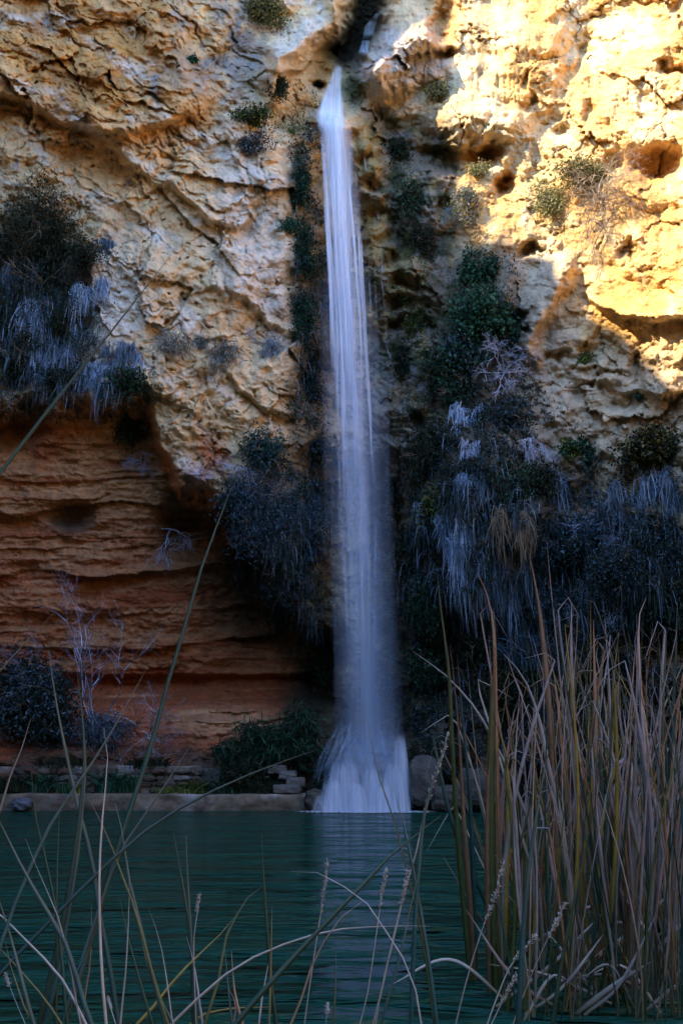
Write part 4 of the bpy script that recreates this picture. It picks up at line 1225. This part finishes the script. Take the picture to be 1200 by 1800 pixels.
# ------------------------------------------------------------------ reeds and sedges
B_GRN = ((.014, .040, .020), (.022, .060, .032), (.09, .10, .045))       # base, middle, tip
B_TEA = ((.014, .055, .045), (.026, .085, .070), (.20, .18, .11))
B_OLV = ((.05, .085, .02), (.13, .13, .03), (.26, .19, .09))
B_PAL = ((.20, .19, .10), (.46, .38, .30), (.60, .50, .42))
B_GRY = ((.12, .12, .06), (.36, .28, .25), (.52, .42, .38))
B_BRN = ((.10, .08, .03), (.34, .17, .08), (.42, .24, .14))
B_YEL = ((.12, .13, .02), (.36, .25, .04), (.40, .27, .08))
B_DRK = ((.04, .03, .02), (.12, .07, .04), (.30, .22, .15))
def spline(pts, m):
    pts = np.asarray(pts, float)
    d = np.r_[0, np.cumsum(np.linalg.norm(np.diff(pts, axis=0), axis=1))]
    d /= d[-1]
    s = np.linspace(0, 1, m)
    if len(pts) < 3:
        return np.stack([np.interp(s, d, pts[:, k]) for k in range(3)], -1)
    ext = np.vstack([2 * pts[0] - pts[1], pts, 2 * pts[-1] - pts[-2]])
    out = []
    for x in s:
        i = int(np.clip(np.searchsorted(d, x) - 1, 0, len(pts) - 2))
        t = (x - d[i]) / max(1e-9, d[i + 1] - d[i])
        p0, p1, p2, p3 = ext[i:i + 4]
        out.append(.5 * ((2 * p1) + (-p0 + p2) * t + (2 * p0 - 5 * p1 + 4 * p2 - p3) * t * t + (-p0 + 3 * p1 - 3 * p2 + p3) * t ** 3))
    return np.array(out)
def blade_mesh(pts, wd, pal, rg, m=18, prof_=((0, .75), (.3, 1), (.75, .7), (1, .06)), fold=.35, tw=.55, raw=False):
    p = spline(pts, m)
    t = np.gradient(p, axis=0)
    view = p - np.array([0, 0, EYE])
    view /= np.linalg.norm(view, axis=1, keepdims=True)
    a = rg.normal(0, tw)
    sd = np.cross(t, view)
    sd /= np.linalg.norm(sd, axis=1, keepdims=True) + 1e-9
    nn = np.cross(sd, t)
    nn /= np.linalg.norm(nn, axis=1, keepdims=True) + 1e-9
    s = np.linspace(0, 1, m)
    aa = a + rg.normal(0, tw) * s
    sd2 = sd * np.cos(aa)[:, None] + nn * np.sin(aa)[:, None]
    nn2 = -sd * np.sin(aa)[:, None] + nn * np.cos(aa)[:, None]
    w_ = (ip(s, prof_) * wd * .5)[:, None]
    V = np.stack([p - sd2 * w_, p + nn2 * w_ * fold, p + sd2 * w_, p - nn2 * w_ * fold * .4], 1)
    i = np.arange(m * 4).reshape(m, 4)
    F = []
    for k in range(4):
        F.append(np.stack([i[:-1, k], i[:-1, (k + 1) % 4], i[1:, (k + 1) % 4], i[1:, k]], -1))
    c = np.stack([np.interp(s, [0, .5, .85, 1], [pal[0][k], pal[1][k], (pal[1][k] + pal[2][k]) / 2, pal[2][k]]) for k in range(3)], -1) * rg.uniform(.8, 1.2)
    if raw:
        return V.reshape(-1, 3), np.concatenate(F), np.repeat(c, 4, 0)
    return mesh_np('blade', V.reshape(-1, 3), np.concatenate(F), np.repeat(c, 4, 0), True)
def seed_mesh(pts, wd, rg, col=(.46, .40, .32)):                     # knobbly dry seed spike
    p = spline(pts, 60)
    n = 90
    idx = rg.integers(0, 60, n)
    base = p[idx]
    t = np.gradient(p, axis=0)[idx]
    t /= np.linalg.norm(t, axis=1, keepdims=True)
    d = t + rg.normal(0, .45, (n, 3))
    d /= np.linalg.norm(d, axis=1, keepdims=True)
    r = np.cross(d, rg.normal(size=(n, 3)))
    r /= np.linalg.norm(r, axis=1, keepdims=True)
    q = np.cross(d, r)
    L_ = (wd * rg.uniform(1.4, 2.8, n))[:, None]
    W_ = (wd * rg.uniform(.3, .55, n))[:, None]
    V = np.stack([base, base + d * L_ * .5 + r * W_, base + d * L_ * .5 - r * W_ * .5 + q * W_ * .87, base + d * L_ * .5 - r * W_ * .5 - q * W_ * .87, base + d * L_], 1)
    i = np.arange(n * 5).reshape(n, 5)
    F = np.concatenate([np.stack([i[:, 0], i[:, a], i[:, b]], -1) for a, b in ((1, 2), (2, 3), (3, 1))] + [np.stack([i[:, 4], i[:, b], i[:, a]], -1) for a, b in ((1, 2), (2, 3), (3, 1))])
    return mesh_np('seed_head', V.reshape(-1, 3), F, np.repeat(np.array(col)[None] * rg.uniform(.7, 1.25, (n, 1)), 5, 0), True)
def traced(pl, y0, y1):                                     # photo pixels, root first; distances run from y0 at the root to y1 at the tip
    pl = np.array(pl, float)
    d = np.r_[0, np.cumsum(np.linalg.norm(np.diff(pl, axis=0), axis=1))]
    d /= d[-1]
    return np.array([at(np.array(a), np.array(b), y0 + (y1 - y0) * k) for (a, b), k in zip(pl, d)])
def plant(label, y, items, group, name='reed_plant', spread=.4, water=False):
    # items: (pixels tip first, px width, palette or 'seed', lean towards the tip in metres)
    rg = RG()
    meshes = []
    roots = []
    for pl, wpx, pal, lean in items:
        yy = y + rg.uniform(-.12, .12) * spread * 2
        pts = traced(pl[::-1], yy, yy + lean)
        m = mpp(pl[0][0], pl[0][1], yy)
        b, d = pts[0], pts[1] - pts[0]
        gzr = 0.0 if water else gz(yy)
        if b[2] > gzr + .02:                                # carry the stem on down to the ground below the picture
            d = d / (np.linalg.norm(d) + 1e-9)
            dz = b[2] - gzr
            sx = np.clip(d[0] / max(.3, d[2]), -.9, .9) if d[2] > 0 else 0
            ext = np.array([b + np.array([-sx * dz * k * (1 - .35 * k), 0, -dz * k]) for k in (1, .66, .33)])
            pts = np.vstack([ext, pts])
        roots.append(pts[0])
        if pal == 'seed':
            ns = max(2, int(len(pl) * .55))
            meshes.append((blade_mesh(pts, wpx * m * .45, B_PAL, rg, 18, ((0, 1), (1, .5)), .8), None))
            meshes.append((seed_mesh(pts[-ns:], wpx * m * .5, rg), 'seed'))
        else:
            meshes.append((blade_mesh(pts, wpx * m, pal, rg) if water else blade_mesh(pts, wpx * m * (.75 if pal is B_PAL else 1.15), pal, rg, 18, ((0, 1), (.5, .9), (.8, .65), (1, .06)), .7, .2), None))
    root = np.mean(roots, 0)
    e = empty(name, root)
    prev = None
    for me, k in meshes:
        me.transform(__import__('mathutils').Matrix.Translation(Vector((-root).tolist())))
        if k == 'seed':
            link('seed_head', me, M_STRAW, prev)
        else:
            prev = link('blade', me, M_BLADE, e)
    return tag(e, label, 'reeds', group)
GL = 'sedges on the near bank'
plant('sedge plant at the lower left with a very dark upright blade', 3.0, [
    ([(136, 1180), (145, 1260), (149, 1330), (141, 1430), (117, 1590), (93, 1700), (70, 1800)], 9, B_GRN, .3),
    ([(151, 1300), (150, 1370), (137, 1500), (118, 1620), (100, 1720), (80, 1800)], 8, B_TEA, .2),
    ([(86, 1142), (100, 1240), (133, 1400), (162, 1512), (172, 1590), (187, 1667), (202, 1755), (208, 1800)], 8, B_TEA, .3),
    ([(105, 1425), (100, 1560), (101, 1680), (98, 1800)], 6, B_GRN, .1)], GL)
plant('sedge plant with the long dark blade that leans right past the red wall', 2.8, [
    ([(425, 822), (400, 875), (352, 1005), (327, 1095), (298, 1190), (272, 1290), (240, 1390), (210, 1480), (180, 1580), (150, 1690), (112, 1800)], 9, B_GRN, .9),
    ([(340, 1303), (285, 1388), (243, 1450), (207, 1507), (170, 1610), (140, 1700), (110, 1800)], 7, B_TEA, .4),
    ([(183, 1280), (190, 1340), (185, 1390), (178, 1470), (175, 1560), (178, 1680), (187, 1800)], 8, B_PAL, .2),
    ([(556, 1318), (480, 1345), (400, 1378), (300, 1430), (230, 1482), (170, 1537), (110, 1597), (60, 1650), (0, 1712), (-60, 1790)], 7, B_TEA, .5)], GL)
plant('single very long green stem crossing the upper left cliff', 2.2, [
    ([(301, 448), (190, 590), (100, 702), (0, 833), (-110, 985), (-240, 1250), (-330, 1600)], 9, B_GRN, .8)], GL)
plant('sedge plant at the lower left edge with crossing pale blades', 2.6, [
    ([(258, 1175), (200, 1280), (150, 1360), (100, 1430), (75, 1480), (37, 1560), (18, 1617), (-5, 1680), (-30, 1780)], 7, B_TEA, .4),
    ([(-12, 1420), (15, 1475), (42, 1530), (77, 1592), (110, 1645), (135, 1717), (160, 1800)], 9, B_TEA, .2),
    ([(45, 1473), (65, 1525), (87, 1575), (105, 1620), (122, 1690), (140, 1790)], 6, B_PAL, .1),
    ([(-60, 1560), (0, 1607), (48, 1655), (92, 1700), (125, 1745), (150, 1800)], 8, B_PAL, .2),
    ([(-8, 1560), (20, 1650), (38, 1720), (60, 1800)], 8, B_TEA, .1),
    ([(55, 1262), (40, 1312), (25, 1345), (0, 1425), (-30, 1520), (-60, 1640)], 7, B_DRK, .3),
    ([(105, 1067), (50, 1125), (0, 1180), (-60, 1260), (-130, 1400)], 7, B_TEA, .4),
    ([(10, 1655), (20, 1700), (37, 1750), (58, 1800)], 5, B_OLV, .1),
    ([(10, 1712), (17, 1735), (25, 1752), (36, 1778), (48, 1810)], 6, 'seed', .1),
    ([(-20, 1645), (40, 1710), (80, 1758), (108, 1800)], 5, B_OLV, .1)], GL)
plant('slender sedge plant left of centre with yellow green crossing blades', 2.9, [
    ([(160, 1410), (178, 1445), (200, 1497), (217, 1545), (238, 1600), (262, 1690), (298, 1810)], 6, B_OLV, .2),
    ([(203, 1412), (215, 1462), (226, 1540), (243, 1610), (262, 1690), (290, 1800)], 7, B_TEA, .2),
    ([(228, 1545), (226, 1620), (221, 1710), (212, 1800)], 6, B_PAL, .1),
    ([(210, 1575), (226, 1650), (246, 1725), (268, 1800)], 6, B_GRN, .1),
    ([(161, 1590), (160, 1680), (151, 1740), (146, 1800)], 5, B_DRK, .1),
    ([(262, 1598), (280, 1650), (290, 1700), (300, 1770), (306, 1810)], 5, B_PAL, .1),
    ([(55, 1345), (62, 1430), (78, 1500), (95, 1580), (104, 1640), (112, 1720), (118, 1800)], 6, B_GRN, .2),
    ([(190, 1755), (197, 1775), (203, 1800)], 5, 'seed', .05),
    ([(240, 1600), (255, 1680), (275, 1740), (310, 1810)], 6, B_TEA, .1)], GL)
plant('pair of upright green sedges with a seed stalk left of the centre', 3.2, [
    ([(305, 1462), (320, 1550), (335, 1650), (341, 1800)], 7, B_GRN, .1),
    ([(327, 1468), (331, 1560), (338, 1680), (346, 1800)], 6, B_TEA, .1),
    ([(349, 1575), (346, 1610), (341, 1650), (342, 1720), (345, 1800)], 6, 'seed', .1),
    ([(328, 1645), (340, 1690), (348, 1740), (356, 1800)], 8, B_PAL, .1),
    ([(413, 1612), (380, 1650), (340, 1687), (290, 1742), (262, 1780), (240, 1802)], 6, B_YEL, .2),
    ([(462, 1557), (440, 1572), (414, 1612), (395, 1655), (385, 1720), (360, 1800)], 6, B_OLV, .2),
    ([(480, 1770), (412, 1772), (370, 1781), (330, 1803)], 5, B_YEL, .1)], GL)
plant('straight dark green sedge with a brown tip low in the middle', 3.1, [
    ([(460, 1465), (463, 1540), (470, 1640), (476, 1720), (485, 1800)], 7, B_GRN, .1),
    ([(478, 1592), (477, 1660), (475, 1740), (473, 1800)], 5, B_OLV, .1),
    ([(470, 1660), (472, 1692), (462, 1745), (455, 1800)], 7, B_PAL, .1),
    ([(395, 1665), (400, 1720), (408, 1800)], 5, B_TEA, .1),
    ([(407, 1672), (412, 1740), (426, 1800)], 8, B_BRN, .1),
    ([(402, 1736), (415, 1768), (411, 1800)], 9, B_DRK, .1),
    ([(755, 1628), (680, 1628), (600, 1633), (555, 1642), (510, 1656), (460, 1676), (420, 1697), (385, 1722), (340, 1762), (300, 1802)], 7, B_PAL, .3)], GL)
plant('thick dark stem slanting up to the right across the pool', 2.4, [
    ([(776, 1432), (738, 1462), (690, 1500), (640, 1553), (580, 1615), (535, 1662), (480, 1722), (430, 1780), (412, 1803)], 10, B_GRN, .3),
    ([(638, 1583), (600, 1612), (572, 1650), (545, 1705), (525, 1770), (510, 1803)], 6, B_BRN, .1),
    ([(510, 1532), (548, 1531), (590, 1550), (640, 1583), (672, 1628), (706, 1680), (730, 1740), (740, 1800)], 5, B_PAL, .2),
    ([(590, 1675), (590, 1730), (585, 1802)], 8, B_GRN, .05)], GL)
plant('seed stalks standing in front of the middle of the pool', 3.4, [
    ([(575, 1515), (571, 1555), (563, 1610), (555, 1660), (546, 1720), (535, 1800)], 7, 'seed', .1),
    ([(678, 1530), (667, 1600), (656, 1680), (645, 1750), (632, 1802)], 7, 'seed', .1),
    ([(716, 1535), (705, 1592), (690, 1660), (673, 1722), (660, 1802)], 7, 'seed', .1),
    ([(575, 1768), (574, 1785), (572, 1803)], 6, 'seed', .02),
    ([(740, 1520), (722, 1590), (703, 1680), (680, 1760), (668, 1803)], 5, B_TEA, .1)], GL)
plant('tall sedge with a cream seed spike right of the foot cascade', 4.2, [
    ([(785, 1295), (772, 1345), (757, 1388), (745, 1430), (733, 1490), (713, 1560), (690, 1650), (672, 1735), (655, 1803)], 9, 'seed', .2),
    ([(793, 1275), (775, 1330), (748, 1420), (738, 1500), (728, 1640), (722, 1803)], 7, B_TEA, .2),
    ([(640, 1235), (650, 1290), (668, 1375), (690, 1432), (705, 1490), (718, 1545), (740, 1640), (760, 1780)], 3, B_OLV, .2),
    ([(690, 1380), (714, 1470), (733, 1570), (750, 1670), (766, 1790)], 7, B_TEA, .2)], GL)
plant('seed stalks in front of the reed bed', 4.4, [
    ([(883, 1520), (868, 1580), (850, 1625), (835, 1670), (815, 1740), (800, 1803)], 8, 'seed', .1),
    ([(992, 1590), (962, 1650), (930, 1722), (900, 1803)], 8, 'seed', .1),
    ([(942, 1645), (900, 1692), (872, 1755), (855, 1803)], 8, 'seed', .1),
    ([(905, 1715), (880, 1765), (862, 1803)], 7, 'seed', .05),
    ([(1030, 1480), (1005, 1600), (985, 1700), (970, 1803)], 8, B_GRN, .1),
    ([(960, 1330), (935, 1480), (920, 1620), (910, 1803)], 9, B_TEA, .2)], GL)

GR = 'reed bed on the right shore'
def rr(pl, wd, pal, lean=.2):
    return (pl, wd, pal, lean)
plant('tall olive reed standing nearest to the fall', wy(1725), [
    rr([(768, 1010), (776, 1085), (788, 1180), (794, 1300), (801, 1430), (815, 1600), (826, 1725)], 12, B_OLV),
    rr([(790, 1130), (800, 1220), (808, 1320), (815, 1450), (826, 1600), (833, 1725)], 11, B_BRN),
    rr([(803, 1150), (812, 1260), (825, 1400), (832, 1560), (836, 1725)], 9, B_TEA),
    rr([(725, 1145), (780, 1185), (832, 1242), (872, 1312), (905, 1385), (935, 1470), (950, 1600), (955, 1720)], 7, B_PAL)], GR, 'reed_clump', .4, True)
plant('thick olive brown reed left of the main reed bed', wy(1750), [
    rr([(867, 1070), (870, 1160), (864, 1260), (862, 1400), (865, 1600), (872, 1750)], 15, B_OLV),
    rr([(858, 1115), (863, 1200), (858, 1330), (856, 1500), (860, 1750)], 11, B_BRN),
    rr([(885, 1150), (920, 1192), (946, 1262), (962, 1342), (985, 1442), (1002, 1600), (1008, 1740)], 11, B_PAL),
    rr([(838, 1005), (850, 1030), (862, 1070), (868, 1130), (872, 1300), (876, 1520), (880, 1750)], 9, B_BRN),
    rr([(875, 1280), (890, 1330), (893, 1430), (888, 1600), (884, 1750)], 10, B_YEL)], GR, 'reed_clump', .4, True)
plant('tallest brown reed with its tip against the shaggy grass', wy(1735), [
    rr([(960, 950), (966, 1020), (974, 1100), (984, 1200), (992, 1310), (1001, 1460), (1012, 1735)], 12, B_GRY),
    rr([(930, 975), (944, 1050), (955, 1140), (965, 1250), (975, 1400), (986, 1735)], 13, B_BRN),
    rr([(1004, 1060), (1003, 1130), (1006, 1250), (1014, 1400), (1022, 1735)], 12, B_GRY),
    rr([(970, 1260), (958, 1330), (950, 1400), (942, 1500), (932, 1735)], 10, B_TEA)], GR, 'reed_clump', .4, True)
plant('pale straight reed in the middle of the reed bed', wy(1745), [
    rr([(1118, 1072), (1119, 1160), (1116, 1300), (1113, 1480), (1106, 1745)], 13, B_PAL),
    rr([(1135, 1050), (1122, 1090), (1124, 1200), (1132, 1320), (1142, 1500), (1150, 1745)], 10, B_GRY),
    rr([(1088, 1180), (1085, 1240), (1098, 1330), (1110, 1460), (1118, 1745)], 10, B_GRY),
    rr([(1042, 1090), (1044, 1180), (1046, 1320), (1040, 1500), (1046, 1745)], 10, B_BRN)], GR, 'reed_clump', .4, True)
# the thick of the reed bed: clump after clump along the shore
WHERE = ['at the left end of the reed bed', 'in the reed bed behind the thick olive reed', 'in the reed bed left of the tallest brown reed', 'in the reed bed right of the tallest brown reed', 'left of the pale straight reed', 'right of the pale straight reed', 'near the right frame edge', 'at the right frame edge']
LOOK = ['front clump of dry reeds', 'rear clump of dry reeds', 'middle clump of dry reeds']
rr_ = random.Random(77)
PALS = [B_GRY] * 8 + [B_PAL] * 3 + [B_BRN] * 4 + [B_OLV] * 3 + [B_GRN] * 3 + [B_TEA] * 3 + [B_YEL]
for ci in range(8):
    for di in range(3):
        uc = 880 + ci * 45 + rr_.uniform(-10, 10)
        vb = [1775, 1640, 1700][di] + rr_.uniform(-15, 15)
        nb = [6, 8, 11, 12, 14, 15, 17, 17][ci]
        its = []
        for k in range(nb):
            u0 = uc + rr_.gauss(0, 20)
            htop = rr_.uniform(1050, 1400) + (60 if ci < 2 else 0)
            if rr_.random() < .25:
                htop += 130
            du = rr_.gauss(-14, 55)
            bow = rr_.gauss(0, 20)
            pts = []
            for s in (1, .8, .6, .4, .2, 0):
                pts.append((u0 + du * s ** 1.5 + bow * math.sin(math.pi * s), vb + (htop - vb) * s))
            if rr_.random() < .5:                          # broken, drooping tip
                sg = rr_.choice((-1, 1))
                a, b = pts[0]
                pts = [(a + sg * rr_.uniform(25, 60), b + rr_.uniform(5, 70)), (a + sg * rr_.uniform(10, 22), b - rr_.uniform(0, 10))] + pts
            its.append(rr(pts, rr_.choice((2.5, 3, 4, 4.5, 5, 6, 8)), rr_.choice(PALS), rr_.uniform(-.2, .3)))
        if di == 0 or (di == 2 and ci % 2):                 # fallen stems leaning across the front
            for k in range(2):
                sg = rr_.choice((-1, 1))
                u0 = uc + rr_.uniform(-20, 20)
                ln = rr_.uniform(80, 220)
                its.append(rr([(u0 + sg * ln, vb - rr_.uniform(20, 190)), (u0 + sg * ln * .5, vb - rr_.uniform(40, 90)), (u0, vb)], rr_.uniform(6, 11), rr_.choice([B_PAL, B_GRY, B_PAL]), rr_.uniform(-.3, .2)))
        plant(LOOK[di] + ' ' + WHERE[ci], wy(vb), its, GR, 'reed_clump', .5, True)

# the bed goes on along the right shore, outside the picture
Vx, Fx, Cx, off = [], [], [], 0
xg = np.random.default_rng(909)
for k in range(300):
    x, y = xg.uniform(3.6, 9.5), xg.uniform(6.2, 9.8)
    if x < .385 * y + .45:
        continue
    h = xg.uniform(1.4, 3.2)
    lx, ly = xg.normal(0, .25), xg.normal(0, .2)
    pts = [(x, y, -.05), (x + lx * .1, y + ly * .1, h * .4), (x + lx * .5, y + ly * .5, h * .75), (x + lx, y + ly, h)]
    V, F, c = blade_mesh(np.array(pts), xg.uniform(.015, .045), PALS[int(xg.integers(0, len(PALS)))], xg, 10, raw=True)
    Vx.append(V); Fx.append(F + off); Cx.append(c)
    off += len(V)
o = link('reeds', mesh_np('reeds', np.concatenate(Vx), np.concatenate(Fx), np.concatenate(Cx), True), M_BLADE)
tag(o, 'dense dry reeds continuing along the right shore', 'reeds', kind='stuff')
